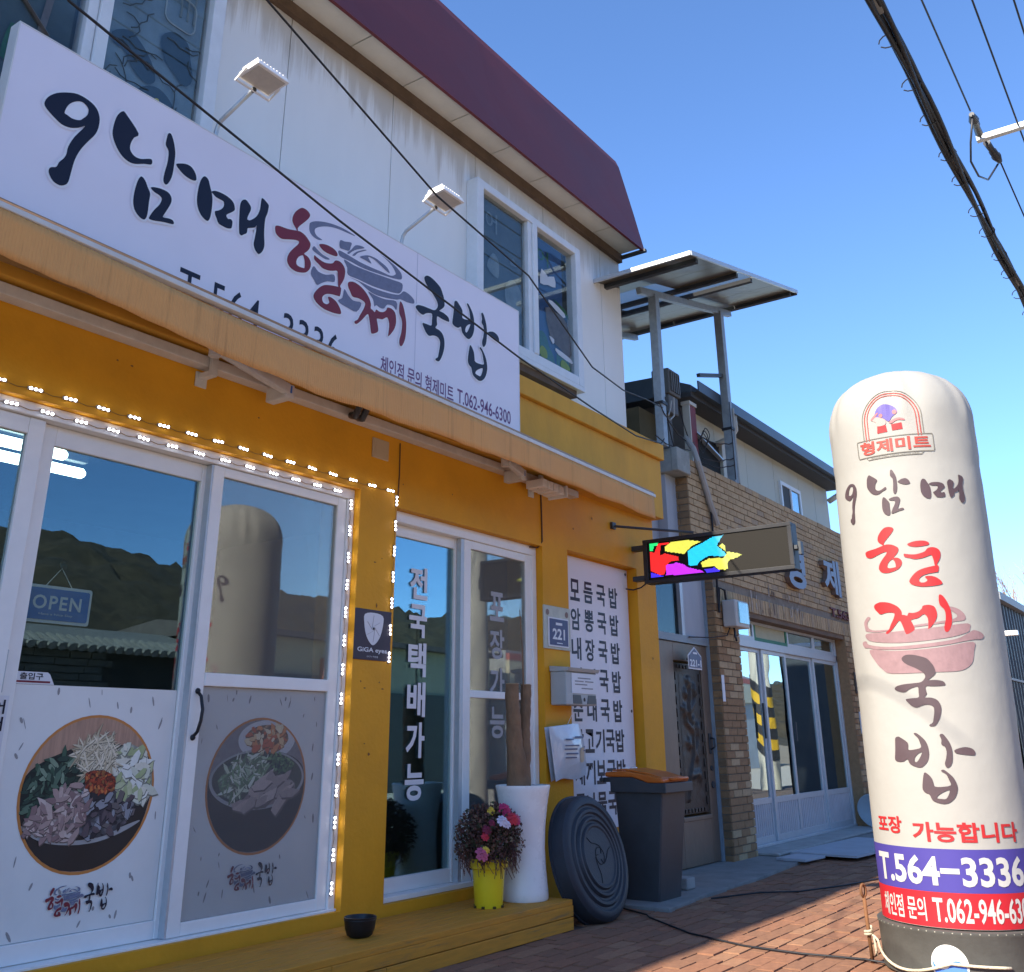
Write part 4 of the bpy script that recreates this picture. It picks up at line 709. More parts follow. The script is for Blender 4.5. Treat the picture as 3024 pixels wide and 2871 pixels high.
o = MB().add(vv, ff).build('valance', fab, AW, smooth=True); sm = o.modifiers.new('s','SOLIDIFY'); sm.thickness = .003
barm = mat('awning_white_metal', (.62,.60,.56), .45, .12, 12)
MB().hexa([(AX0,AYF-.02,azb(AX0)-.030),(AX1,AYF-.02,azb(AX1)-.030),(AX1,AYF+.03,azb(AX1)-.030),(AX0,AYF+.03,azb(AX0)-.030),(AX0,AYF-.02,azb(AX0)-.004),(AX1,AYF-.02,azb(AX1)-.004),(AX1,AYF+.03,azb(AX1)-.004),(AX0,AYF+.03,azb(AX0)-.004)]).build('front_bar', barm, AW, bevel=.004)
copper = mat('bar_top_lip', (.38,.21,.11), .5, .15, 8)
MB().tube([(AX0,AYF+.006,azb(AX0)+.009),(AX1,AYF+.006,azb(AX1)+.009)], .012, 8).build('fabric_roll_edge', copper, AW, smooth=True)
MB().tube([(AX0+.1,3.86,2.985),(6.9,3.86,2.965)], .034, 12).build('roller', mat('awning_roll',(.33,.17,.05),.8), AW, smooth=True)
MB().box(.4,6.62,3.955,4.037,2.852,2.905).build('wall_bar', barm, AW, bevel=.004)
for X in (3.0,6.05):
    br = MB().box(X-.02,X+.02,3.93,3.954,2.80,2.915).box(X-.02,X+.02,3.9535,4.038,2.80,2.83).box(X-.035,X+.035,4.028,4.038,2.76,2.84)
    br.build('wall_bracket', barm, AW, bevel=.003)
br = MB(); br.tube([(4.02,3.95,2.86),(4.0,3.90,2.84),(3.98,3.85,2.88),(3.98,3.84,2.93)], .022, 8).tube([(4.08,3.95,2.86),(4.06,3.90,2.84),(4.04,3.85,2.88),(4.04,3.84,2.93)], .022, 8)
br.build('centre_bracket', dsteel, AW, smooth=True)
def arm(x0, z0, x1, z1):
    A = bpy.data.objects.new('folding_arm', None); link(A, AW)
    MB().bar((x0,3.74,z0),(x1,3.82,z1),.045,.06).build('upper_arm', barm, A, bevel=.008)
    MB().bar((x0,3.68,z0+.03),(x1-.05,3.70,z1+.05),.04,.045).build('fore_arm', barm, A, bevel=.008)
    MB().tube([(x0,3.66,z0-.03),(x0,3.66,z0+.07)], .034, 12).tube([(x0,3.76,z0-.04),(x0,3.76,z0+.06)], .03, 12).build('elbow', barm, A, smooth=40)
    MB().box(x1-.03,x1+.03,3.80,3.96,z1-.05,z1+.03).build('shoulder', barm, A, bevel=.006)
    MB().box(x1-.02,x1+.01,3.797,3.80,z1-.02,z1+.02).build('cap', blue, A)
arm(2.86,2.865,3.40,2.815)
arm(5.33,2.84,5.62,2.82)
gm = MB()
for i in range(4): gm.box(5.86+.075*i,5.925+.075*i,3.80,3.95,2.775-.004*i,2.835-.004*i)
gm.box(6.17,6.19,3.79,3.96,2.75,2.84)
gm.build('gear_housing', white_gloss, AW, bevel=.005)

# ------------------------------------------------------------------ floodlights over the sign
def flood(X, label):
    F = thing('floodlight', label, 'lamp', 'floodlights on bent arms over the signboard')
    MB().tube([(X,3.885,3.95),(X,3.885,4.13),(X,3.875,4.17),(X,3.85,4.20),(X,3.605,4.295)], .0125, 10).build('arm', alu, F, smooth=True)
    M3 = Matrix.Rotation(rad(-6), 3, 'X')
    def T(p): q = M3 @ Vector(p); return (X-.01+q.x, 3.52+q.y, 4.312+q.z)
    w2, h2 = .108, .082
    hb = MB()
    hb.hexa([T(p) for p in ((-w2,-h2,0),(w2,-h2,0),(w2,h2,0),(-w2,h2,0),(-w2*.9,-h2*.9,.035),(w2*.9,-h2*.9,.035),(w2*.9,h2*.9,.035),(-w2*.9,h2*.9,.035))])
    hb.build('housing', white_gloss, F, bevel=.004)
    fn = MB()
    for i in range(9):
        x = -w2*.8+w2*1.6*i/8; fn.hexa([T(p) for p in ((x-.004,-h2*.8,.036),(x+.004,-h2*.8,.036),(x+.004,h2*.8,.036),(x-.004,h2*.8,.036),(x-.003,-h2*.7,.06),(x+.003,-h2*.7,.06),(x+.003,h2*.7,.06),(x-.003,h2*.7,.06))])
    fn.build('cooling_fins', white_gloss, F)
    MB().hexa([T(p) for p in ((-w2*.85,-h2*.8,-.004),(w2*.85,-h2*.8,-.004),(w2*.85,h2*.8,-.004),(-w2*.85,h2*.8,-.004),(-w2*.85,-h2*.8,-.001),(w2*.85,-h2*.8,-.001),(w2*.85,h2*.8,-.001),(-w2*.85,h2*.8,-.001))]).build('lens', mat('lamp_lens',(.52,.47,.38),.35,.08,30), F)
    yk = MB(); yk.tube([T((-w2-.006,.0,.012)),T((-w2-.006,.085,-.02)),T((w2+.006,.085,-.02)),T((w2+.006,.0,.012))], .007, 6)
    yk.build('yoke', white_gloss, F)
    MB().ball((X,3.605,4.293), .016).build('joint', dsteel, F, smooth=True)
flood(2.81, 'white floodlight on a bent arm beside the left upper window')
flood(4.335, 'white floodlight on a bent arm over the middle of the signboard, by the right window')

# ------------------------------------------------------------------ LED strings
ledm = emit('led_white', (.93,.93,1.), 6)
ledb = mat('led_module_white', (.42,.40,.38), .5)
wirem = mat('led_wire', (.33,.20,.06), .6)
mod = MB(); mod.box(-.036,.036,-.006,0,-.007,.007); mod.cur = 1
for i in (-1,0,1): mod.ball((.0235*i,-.007,0), .0068, 8, 4)
mh = mod.mesh('led_module', [ledb, ledm]); mh.shade_smooth()
def led_string(name, label, runs):
    T = thing('led_string', label, 'light string', 'LED strings round the wide sliding door')
    wr = MB()
    for pts, vert in runs:
        for i, p in enumerate(pts):
            o = bpy.data.objects.new('led_module', mh); link(o, T)
            o.location = p; o.rotation_euler = (0, rad(90 if vert else 0)+rnd.uniform(-.06,.06), 0)
            if i: 
                a = Vector(pts[i-1]); b_ = Vector(p); d = (b_-a).normalized()*.036; mid = (a+b_)/2+Vector((0,-.004,-.008 if not vert else 0))+Vector((.004 if vert else 0,0,0))
                wr.tube([a+d,mid,b_-d], .0016, 4)
    wr.build('wire', wirem, T)['kind'] = 'stuff'
led_string('s', 'outer LED string on the yellow lintel and down the pillar edge, lit', [([(4.48-.1665*i, YW-.001, 2.506) for i in range(20)], False), ([(4.541-.0035*i, YW-.0015, 2.452-.1565*i) for i in range(7)], True)])
led_string('s', 'inner LED string along the door frame head and its right jamb, lit', [([(4.07-.166*i, 4.084, 2.432) for i in range(18)], False), ([(4.185, 4.084, 2.37-.1565*i) for i in range(14)], True)])

# ------------------------------------------------------------------ small wall things
J = thing('junction_box', 'small blank square cover plate on the yellow lintel above the door', 'box')
MB().box(4.302,4.448,YW-.012,YW-.0005,2.685,2.81).build('cover', mat('beige_plastic',(.52,.40,.26),.5,.05), J, bevel=.004)
MB().box(4.318,4.432,YW-.0145,YW-.0125,2.70,2.795).build('cover_face', mat('beige_plastic',(.52,.40,.26)), J, bevel=.003)
wr = thing('wall_cable', 'thin dark cable hanging from the awning to the narrow door', 'cable')
MB().tube([(4.56,YW-.004,2.83),(4.562,YW-.004,2.62),(4.556,YW-.004,2.50),(4.546,YW-.006,2.46)], .004, 6).build('lead', mat('brown_cable',(.10,.045,.02),.6), wr)
wr = thing('wall_cable', 'dark cable clipped to the yellow pillar right of the narrow door, below the awning gearbox', 'cable')
MB().tube([(6.19,YW-.004,2.83),(6.196,YW-.004,2.6),(6.195,YW-.006,2.45),(6.185,YW+.03,2.405),(6.1,4.085,2.40)], .0065, 6).build('lead', mat('brown_cable',(.10,.045,.02)), wr)
chips = [fill2d([[(x_+r_*math.cos(t_)*(1+.4*math.sin(t_*3+x_*9)), z_+r_*f_*math.sin(t_)) for t_ in [i*.7 for i in range(9)]]]) for x_, z_, r_, f_ in ((4.33,1.335,.010,.35),(4.48,1.335,.011,.35),(4.295,1.37,.005,1),(4.45,1.37,.005,1),(4.385,.985,.009,.9),(4.345,1.04,.006,.5),(4.37,2.05,.010,.4),(4.43,2.08,.004,1),(4.40,1.80,.005,2.6),(2.52,2.76,.006,.8),(2.60,2.755,.008,.6),(3.40,2.70,.006,.8),(4.60,2.57,.005,1),(5.1,2.6,.005,1),(6.95,2.75,.008,1.6),(6.65,2.62,.008,1),(5.55,2.9,.006,1),(7.9,1.7,.008,1.5),(7.85,2.6,.007,1))]
flat('paint_chips', chips, onfront(YW, .0008), mat('bare_plaster',(.20,.09,.03),.9,.2), BLD)['kind'] = 'stuff'
# GiGA eyes plate
GS = thing('security_sign', 'dark square plate with white shield and the words GiGA eyes on the pillar', 'sign')
MB().box(4.222,4.532,YW-.006,YW-.0008,1.488,1.772).build('plate', mat('plum_plate',(.045,.025,.04),.4,.25,3), GS, bevel=.002)
sh = smooth_loop([(4.30,1.742),(4.377,1.755),(4.455,1.742),(4.458,1.69),(4.44,1.63),(4.41,1.59),(4.377,1.572),(4.345,1.59),(4.315,1.63),(4.298,1.69)], 3)
flat('shield', [fill2d([sh])], onfront(YW-.006), white_vinyl, GS)
lns = MB()
for a in range(6):
    an = rad(60*a+30); c_, s_ = math.cos(an), math.sin(an)
    lns.bar((4.377+.012*math.cos(an+1.2),YW-.0080,1.665+.012*math.sin(an+1.2)),(4.377+.062*c_,YW-.0080,1.665+(.075)*s_),.0025,.0006)
lns.build('shutter_lines', mat('plate_line',(.25,.22,.23),.5), GS)
flat('iris', [fill2d([ell(4.377,1.665,.008,.008,12)])], onfront(YW-.0088), black, GS)
flat('wording', [boxed('GiGA eyes', 4.25,4.50,1.525,1.558,.02), boxed('CCTV 작동중', 4.33,4.425,1.503,1.513,0)], onfront(YW-.006), white_vinyl, GS)
# house number 221
H1 = thing('house_number_plate', 'navy house number plate 221 on an older pale plate', 'sign')
pale = mat('old_pale_plate', (.50,.52,.44), .6, .15, 14, dark=(9,.62,.5))
navy = mat('navy_enamel', (.028,.022,.11), .35, .08)
MB().box(6.19,6.555,YW-.014,YW-.0008,1.675,1.985).build('old_plate', pale, H1, bevel=.004)
for X in (6.235,6.50): MB().tube([(X,YW-.016,1.935),(X,YW-.0142,1.935)], .022, 14).build('screw_mark', mat('rust_dot',(.25,.18,.15),.7), H1)
MB().box(6.235,6.515,YW-.022,YW-.0145,1.692,1.902).build('plate_border', white_vinyl, H1, bevel=.003)
MB().box(6.248,6.502,YW-.0235,YW-.0225,1.703,1.891).build('plate_face', navy, H1)
flat('number', [boxed('221', 6.285,6.455,1.745,1.823,.03), ([(6.33,1.848),(6.42,1.848),(6.42,1.866),(6.33,1.866)],[(0,1,2,3)]), ([(6.34,1.716),(6.42,1.716),(6.42,1.723),(6.34,1.723)],[(0,1,2,3)])], onfront(YW-.0235), white_vinyl, H1)
# grey dispenser box
DB = thing('flyer_dispenser', 'grey wall box with a small hood and printed white front beside the menu banner', 'box')
gp = mat('grey_plastic', (.42,.44,.43), .5, .06)
MB().box(6.27,6.69,3.90,4.035,1.285,1.515).build('case', gp, DB, bevel=.008)
MB().prism([(3.885,1.515),(4.036,1.515),(4.036,1.555),(3.87,1.54)], 'x', 6.262, 6.705).build('hood', gp, DB, bevel=.003)
MB().box(6.34,6.685,3.894,3.899,1.365,1.505).build('label_card', white_vinyl, DB)
gt_ = mat('grey_text',(.25,.25,.26),.6)
for (a_, b_, z_) in ((6.42,6.60,1.468),(6.38,6.50,1.446),(6.52,6.64,1.446),(6.38,6.55,1.424),(6.47,6.63,1.398)): MB().box(a_,b_,3.8925,3.8938,z_,z_+.008).build('printed_line', gt_, DB)
MB().prism([(6.36,1.355),(6.46,1.355),(6.48,1.295),(6.36,1.295)], 'y', 3.896, 3.8995).prism([(6.57,1.355),(6.675,1.355),(6.675,1.295),(6.55,1.295)], 'y', 3.896, 3.8995).build('dark_window', mat('dark_window',(.06,.06,.07),.3), DB)
MB().ball((6.515,3.898,1.325), .014, 8, 5, (1,.3,1)).build('knob', dsteel, DB, smooth=True)
# bag of flyers
BG = thing('plastic_bag', 'clear plastic bag of printed flyers hanging below the grey wall box', 'bag')
film_m = mat('clear_plastic', (.62,.65,.68), .16, .08, 10, .35, 14, spec=.7)
def bagp(u, v, back=False):
    x = 6.155+u*(.41+.03*math.sin(v*3.0))+.075*v; z = 1.135+.03*u-.355*v+.012*math.sin(u*7)*v
    bul = (math.sin(math.pi*min(1,.12+v*.88))*(math.sin(math.pi*u)**.6))*.05+.004
    wr_ = .010*noise.noise((u*4+3,v*5,1))+.006*noise.noise((u*11,v*9,4))
    return (x, (4.02-.3*bul) if back else 3.985-bul-wr_*bul*14, z)
for bk in (False, True):
    vv = [bagp(i/16, k/20, bk) for i in range(17) for k in range(21)]; ff = []
    for i in range(16):
        for k in range(20): ff.append((i*21+k,(i+1)*21+k,(i+1)*21+k+1,i*21+k+1))
    MB().add(vv, ff).build('bag_film', film_m, BG, smooth=True)
def onbag(e): return lambda x, z, k=0: (x, bagp((x-6.155-.03)/.43, min(1,max(0,(1.15-z)/.355)))[1]-e-.0004*k, z)
bt_ = mat('bag_text',(.10,.12,.20),.5)
for (a_, b_, z_, h_) in ((6.42,6.56,1.062,.014),(6.30,6.39,1.050,.010),(6.29,6.47,1.010,.008),(6.28,6.44,.985,.010),(6.30,6.45,.955,.010),(6.29,6.43,.930,.008),(6.55,6.60,1.0,.008),(6.55,6.61,.975,.008)):
    flat('printed_line', [([(a_,z_),((a_+b_)/2,z_),(b_,z_),(b_,z_+h_),((a_+b_)/2,z_+h_),(a_,z_+h_)], [(0,1,4,5),(1,2,3,4)])], onbag(.010), bt_, BG)
flat('flyer_print', [fill2d([rounded(6.49,6.58,.90,1.0,.03)])], onbag(.007), mat('flyer_tan',(.55,.42,.28),.5), BG)
MB().tube([(6.40,3.985,1.145),(6.45,3.96,1.24),(6.44,3.97,1.29)], .002, 5).build('string', white_vinyl, BG)
# menu banner
MN = thing('menu_banner', 'tall white menu banner with eight lines of black Korean lettering in a recess', 'banner')
ban = mat('banner_vinyl', (.76,.74,.77), .5, .03, 3, .05, 8)
MB().box(6.565,7.668,4.124,4.130,.42,2.425).build('sheet', ban, MN)
rows = ['모듬국밥','암뽕국밥','내장국밥','머리국밥','순대국밥','살고기국밥','새끼보국밥','콩나물국밥']
for i, r_ in enumerate(rows):
    zc = 2.165-.2245*i
    if len(r_) == 4:
        parts = [boxed(ch, 6.72+.205*k, 6.72+.205*k+.145, zc-.085, zc+.085, .025) for k, ch in enumerate(r_)]
    else:
        parts = [boxed(ch, 6.72+.158*k, 6.72+.158*k+.14, zc-.085, zc+.085, .025) for k, ch in enumerate(r_)]
    flat('menu_line', parts, onfront(4.124), ink, MN)
for X, Z in ((7.64,2.39),(7.64,1.27),(6.6,2.39)):
    MB().tube([(X,4.121,Z),(X,4.1239,Z)], .012, 10).build('eyelet', dsteel, MN)

# ------------------------------------------------------------------ LED display sign
LD = thing('led_display_sign', 'projecting LED display box showing a coloured picture, dark at its outer end', 'sign')
MB().box(7.606,7.72,2.60,3.915,2.285,2.655).build('case', black, LD, bevel=.006)
bz = MB().box(7.590,7.605,2.60,3.915,2.285,2.315).box(7.590,7.605,2.60,3.915,2.625,2.655).box(7.590,7.605,2.60,2.635,2.316,2.624).box(7.590,7.605,3.875,3.915,2.316,2.624)
bz.build('bezel', mat('bezel_black',(.03,.03,.032),.35,.2), LD, bevel=.003)
pan = mat('dark_led_panel', (.018,.016,.013), .6, .05)
t = pan.node_tree; N = t.nodes; L = t.links
vo = N.new('ShaderNodeTexVoronoi'); vo.inputs['Scale'].default_value = 130; tc = N.new('ShaderNodeTexCoord'); L.new(tc.outputs['Object'], vo.inputs['Vector'])
bp = N.new('ShaderNodeBump'); bp.inputs['Strength'].default_value = .2; bp.inputs['Distance'].default_value = .002; N['Principled BSDF'].inputs['Specular IOR Level'].default_value = .15; L.new(vo.outputs['Distance'], bp.inputs['Height']); L.new(bp.outputs[0], N['Principled BSDF'].inputs['Normal'])
MB().box(7.5995,7.6055,2.636,3.874,2.3165,2.6235).build('screen', pan, LD)
shp = [('green',(.02,.9,.22),[(3.859,2.622),(3.763,2.623),(3.77,2.598),(3.807,2.588),(3.82,2.553),(3.859,2.557)]),
('red',(1,.02,.02),[(3.856,2.552),(3.81,2.547),(3.769,2.619),(3.656,2.620),(3.669,2.591),(3.74,2.59),(3.756,2.514),(3.714,2.528),(3.586,2.486),(3.579,2.45),(3.679,2.442),(3.726,2.347),(3.787,2.348),(3.856,2.387)]),
('yellow',(.85,.80,.10),[(3.715,2.578),(3.646,2.619),(3.515,2.620),(3.361,2.588),(3.441,2.561),(3.503,2.523),(3.526,2.494),(3.624,2.516),(3.713,2.537)]),
('cyan',(.02,.62,1),[(3.503,2.523),(3.442,2.552),(3.362,2.579),(3.281,2.612),(3.167,2.621),(3.23,2.537),(3.16,2.468),(3.148,2.431),(3.314,2.458),(3.394,2.421),(3.426,2.389),(3.503,2.397)]),
('magenta',(.62,.03,1),[(3.711,2.427),(3.609,2.439),(3.532,2.413),(3.504,2.388),(3.38,2.349),(3.363,2.33),(3.568,2.327),(3.717,2.337)]),
('blue',(.06,.03,1),[(3.856,2.382),(3.727,2.338),(3.738,2.325),(3.86,2.328)]),
('blue',(.06,.03,1),[(3.37,2.357),(3.274,2.365),(3.219,2.333),(3.23,2.322),(3.344,2.322)]),
('yellow',(.85,.80,.10),[(3.394,2.417),(3.315,2.444),(3.148,2.431),(3.173,2.329),(3.238,2.34),(3.283,2.37),(3.379,2.367)]),
('lime',(.80,.85,.12),[(3.23,2.532),(3.181,2.553),(3.163,2.528),(3.163,2.484),(3.064,2.462),(3.016,2.438),(3.076,2.416),(3.147,2.402),(3.153,2.337),(3.19,2.337),(3.20,2.42),(3.157,2.469)])]
def px_emit(name, col):
    if name in MATS: return MATS[name]
    M = emit(name, col, 1.0); t = M.node_tree; N = t.nodes; L = t.links; p = N['Principled BSDF']; p.inputs['Base Color'].default_value = (.02,.02,.02,1)
    tc = N.new('ShaderNodeTexCoord'); wv = N.new('ShaderNodeTexWave'); wv.bands_direction = 'Z'; wv.inputs['Scale'].default_value = 34; wv.inputs['Distortion'].default_value = 1.5; wv.inputs['Detail Scale'].default_value = 3; L.new(tc.outputs['Object'], wv.inputs['Vector'])
    mr = N.new('ShaderNodeMapRange'); mr.inputs[3].default_value = .22; mr.inputs[4].default_value = .72; L.new(wv.outputs['Fac'], mr.inputs[0]); L.new(mr.outputs[0], p.inputs['Emission Strength'])
    return M
for i, (nm, c_, lp) in enumerate(shp):
    # stepped (pixel) outlines: snap to the LED grid
    q = 0.008
    dense = []
    for j in range(len(lp)):
        a = Vector(lp[j]); b_ = Vector(lp[(j+1) % len(lp)]); k_ = max(1, int((b_-a).length/q))
        for s_ in range(k_): dense.append((round((a+(b_-a)*s_/k_).x/q)*q, round((a+(b_-a)*s_/k_).y/q)*q))
    ded = [p_ for j, p_ in enumerate(dense) if p_ != dense[j-1]]
    ded = grow(ded, -.0045)
    flat('lit_picture', [fill2d([ded])], lambda u,v,k=0,i=i: (7.5985-.0002*i, u, v), px_emit('led_'+nm, c_), LD)
MB().tube([(7.29,4.03,2.745),(7.61,3.44,2.67)], .011, 8).build('stay_arm', dsteel, LD)
MB().box(7.26,7.32,4.015,4.039,2.72,2.775).build('stay_foot', dsteel, LD)
MB().box(7.62,7.70,3.90,4.039,2.32,2.36).build('wall_bracket', dsteel, LD); MB().box(7.62,7.70,3.90,4.039,2.58,2.62).build('wall_bracket', dsteel, LD)
MB().tube([(7.66,3.93,2.30),(7.67,3.99,2.27),(7.66,4.06,2.255),(7.60,4.10,2.26)], .006, 6).build('power_lead', black, LD)
MB().box(7.61,7.70,2.572,2.598,2.44,2.47).box(7.63,7.69,2.55,2.572,2.40,2.50).build('outer_clamp', dsteel, LD)
# ------------------------------------------------------------------ wooden step
DK = thing('timber_step', 'low yellow-painted timber step along the restaurant front', 'step')
DX1 = 5.64
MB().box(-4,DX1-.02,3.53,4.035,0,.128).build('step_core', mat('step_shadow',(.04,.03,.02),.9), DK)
for i in range(5):
    y0 = 3.503+.1065*i
    for xa, xb in ((-4,1.2),(1.204,DX1)) if i % 2 else ((-4,2.9),(2.904,DX1)):
        MB().box(xa,xb,y0,y0+.1025,.130,.160).build('deck_board', wood, DK, bevel=.003)
for z0, z1, cuts in ((.072,.1295,(-4,3.62,DX1)),(.0,.068,(-4,3.98,DX1))):
    for a, b_ in zip(cuts, cuts[1:]):
        MB().box(a+.0015,b_-.0015,3.497,3.529,z0,z1).build('front_board', wood, DK, bevel=.003)
MB().box(DX1-.018,DX1+.004,3.531,4.03,.0,.1295).build('end_board', wood, DK, bevel=.003)
# ------------------------------------------------------------------ black bowl
BW = thing('black_bowl', 'small black earthenware bowl on the timber step', 'bowl')
MB().lathe([(.001,.003),(.045,0),(.062,.01),(.073,.04),(.078,.075),(.08,.088),(.076,.090),(.072,.078),(.066,.045),(.05,.018),(.001,.014)], (4.055,3.745,.160), 36).build('bowl_body', mat('black_clay',(.012,.011,.012),.4,.25,30,.1,60), BW, smooth=45)
MB().lathe([(.0775,.074),(.081,.077),(.0775,.081)], (4.055,3.745,.160), 36).build('bowl_band', mat('black_clay',(.012,.011,.012)), BW, smooth=True)
# ------------------------------------------------------------------ white planter with cut trunk
PL = thing('tall_planter', 'tall white waisted planter holding a sawn-off forked tree trunk', 'planter')
px, py = 5.48, 3.745
MB().lathe([(.001,0),(.143,0),(.148,.008),(.146,.05),(.136,.16),(.130,.28),(.135,.40),(.150,.52),(.164,.60),(.170,.625),(.168,.632),(.158,.632),(.150,.60),(.13,.57),(.001,.57)], (px,py,.160), 48).build('pot', white_gloss, PL, smooth=50)
MB().lathe([(.001,.582),(.145,.58)], (px,py,.160), 24).build('soil', mat('soil',(.04,.03,.02),.95,.3,30,.6,60), PL)
bark = mat('bark', (.215,.13,.072), .9, .3, 14, 1.0, 40, stretch=(1,1,.5), dark=(16,.58,.6))
def limb(pts, rr, name, parent, n=14):
    P = []; R_ = []
    for i in range(len(pts)-1):
        for s_ in range(5):
            t_ = s_/5; P.append(Vector(pts[i]).lerp(Vector(pts[i+1]), t_)); R_.append((rr[i]*(1-t_)+rr[i+1]*t_)*(1+.05*math.sin(i*7+s_*2.1)))
    P.append(Vector(pts[-1])); R_.append(rr[-1])
    P = [q+Vector((noise.noise(q*9)*.006, noise.noise(q*9+Vector((3,1,2)))*.006, 0)) for q in P]
    return MB().tube(P, R_, n).build(name, bark, parent, smooth=50)
limb([(5.438,py,.70),(5.432,py,.80),(5.405,py,.96),(5.388,py,1.10),(5.378,py,1.25),(5.373,py,1.385)], [.078,.072,.056,.048,.044,.043], 'trunk', PL)
limb([(5.452,py-.005,.72),(5.465,py-.005,.85),(5.488,py-.008,1.0),(5.497,py-.01,1.15),(5.500,py-.01,1.28),(5.506,py-.01,1.385)], [.062,.055,.040,.034,.034,.035], 'trunk_fork', PL)
MB().tube([(5.47,py-.02,1.30),(5.462,py-.02,1.6),(5.45,py-.01,1.85)], [.006,.005,.003], 6).build('thin_shoot', bark, PL)
cutm = mat('sawn_wood', (.42,.30,.18), .8, .2, 40)
MB().tube([(5.373,py,1.3855),(5.373,py,1.389)], .042, 14).build('sawn_end', cutm, PL); MB().tube([(5.506,py-.01,1.3855),(5.506,py-.01,1.389)], .033, 14).build('sawn_end', cutm, PL)
# ------------------------------------------------------------------ yellow flower pot
FP = thing('flower_pot', 'bright yellow plastic pot of withered brown flowers with some still coloured', 'plant')
fx, fy = 5.135, 3.755
yp = mat('yellow_plastic', (.80,.62,.02), .4, .04, 8)
MB().lathe([(.001,.0),(.078,.0),(.080,.004),(.092,.17),(.095,.195),(.098,.20),(.110,.205),(.112,.245),(.114,.252),(.108,.255),(.103,.24),(.09,.20),(.001,.20)], (fx,fy,.160), 40).build('pot', yp, FP, smooth=45)
nt_ = MB()
for k in range(8):
    a = k*math.pi/4+.25; c_, s_ = math.cos(a), math.sin(a); nt_.bar((fx+.079*c_,fy+.079*s_,.161),(fx+.0815*c_,fy+.0815*s_,.172),.016,.02)
nt_.build('drain_notch', mat('notch',(.07,.05,.01),.8), FP)
fol = MB(); cz = .16+.31
bcols = [mat('withered_%d' % i, c, .85, .25, 30) for i, c in enumerate(((.13,.055,.04),(.18,.08,.055),(.085,.04,.035),(.16,.11,.06),(.07,.075,.035)))]
r_ = random.Random(5)
for k in range(5200):
    th = r_.uniform(0,6.283); u = r_.random()**.45; ph = r_.uniform(-.75,1.35)
    R0 = .215*u
    p = Vector((fx+R0*math.cos(th)*math.cos(ph)*1.06, fy+R0*.92*math.sin(th)*math.cos(ph), cz+R0*math.sin(ph)*.86+.05))
    p += Vector(noise.noise_vector(p*14))*.03
    if p.z < .40: p.z = .40-(.40-p.z)*.9
    s_ = r_.uniform(.006,.014); a = Vector((r_.uniform(-1,1),r_.uniform(-1,1),r_.uniform(-1,1))).normalized(); b_ = a.orthogonal().normalized()
    fol.cur = r_.choice((0,0,1,2,2,3,4)); c3 = a.cross(b_)*.35
    fol.add([p-a*s_, p+b_*s_*.6+c3*s_, p+a*s_, p-b_*s_*.6-c3*s_*.5], [(0,1,2,3)])
for k in range(120):      # hanging strands
    th = r_.uniform(0,6.283); a = Vector((fx+.17*math.cos(th)*r_.uniform(.7,1.15), fy+.15*math.sin(th), r_.uniform(.42,.5)))
    fol.cur = r_.choice((0,1,2)); fol.tube([a, a+Vector((r_.uniform(-.02,.02),r_.uniform(-.02,.02),-.04)), a+Vector((r_.uniform(-.03,.03),r_.uniform(-.02,.0),-r_.uniform(.06,.12)))], .0022, 3, False)
for k in range(50):
    th = r_.uniform(0,6.283); fol.cur = 4 if k % 3 else 0; fol.tube([(fx+.03*math.cos(th),fy+.03*math.sin(th),.36),(fx+.16*math.cos(th),fy+.15*math.sin(th),.5+r_.uniform(-.04,.1))], .003, 4, False)
o = fol.build('withered_foliage', bcols, FP); o['kind'] = 'stuff'
pet = {'pink': mat('petal_pink',(.50,.03,.12),.7,.2,40), 'red': mat('petal_red',(.55,.03,.05),.7,.2,40), 'white': mat('petal_white',(.66,.58,.66),.7,.1,40), 'yellow': mat('petal_yellow',(.70,.46,.05),.7,.2,40), 'rose': mat('petal_rose',(.52,.10,.18),.7,.2,40), 'maroon': mat('petal_maroon',(.20,.02,.05),.7,.2,40)}
def flower(c, r0, kind):
    b = MB(); c = Vector(c); nrm = Vector((-.35,-.75,.55)).normalized(); u = nrm.orthogonal().normalized(); v = nrm.cross(u)
    for ring in range(4):
        n_ = 9-ring; rr = r0*(1-.2*ring)
        for i in range(n_):
            a = 2*math.pi*i/n_+ring*.4+r_.uniform(-.15,.15); d = u*math.cos(a)+v*math.sin(a); sd = nrm.cross(d)*rr*.34; lift = nrm*(r0*.18*ring)
            p0 = c+lift; p1 = c+d*rr*.6+lift+nrm*r0*.14; p2 = c+d*rr+lift-nrm*r0*.06*r_.random()
            b.add([p0,p1+sd,p2+sd*.4,p2-sd*.4,p1-sd], [(0,1,2,3,4)])
    b.build('flower', pet[kind], FP)
for x, y, z, r0, k_ in ((.02,-.10,.672,.042,'pink'),(.06,-.08,.662,.036,'maroon'),(.10,-.08,.645,.026,'maroon'),(-.085,-.16,.618,.036,'white'),(-.055,-.17,.600,.026,'white'),(-.06,-.06,.668,.028,'yellow'),(.0,-.17,.625,.040,'red'),(.065,-.15,.622,.030,'rose'),(.10,-.12,.625,.028,'red'),(.045,-.17,.607,.022,'pink'),(-.155,-.10,.575,.030,'maroon'),(-.17,-.10,.54,.026,'red'),(-.215,-.11,.455,.042,'rose'),(-.19,-.12,.475,.024,'yellow'),(-.13,-.12,.61,.022,'maroon'),(.14,-.10,.60,.022,'maroon')):
    flower((fx+x, fy+y, z), r0, k_)
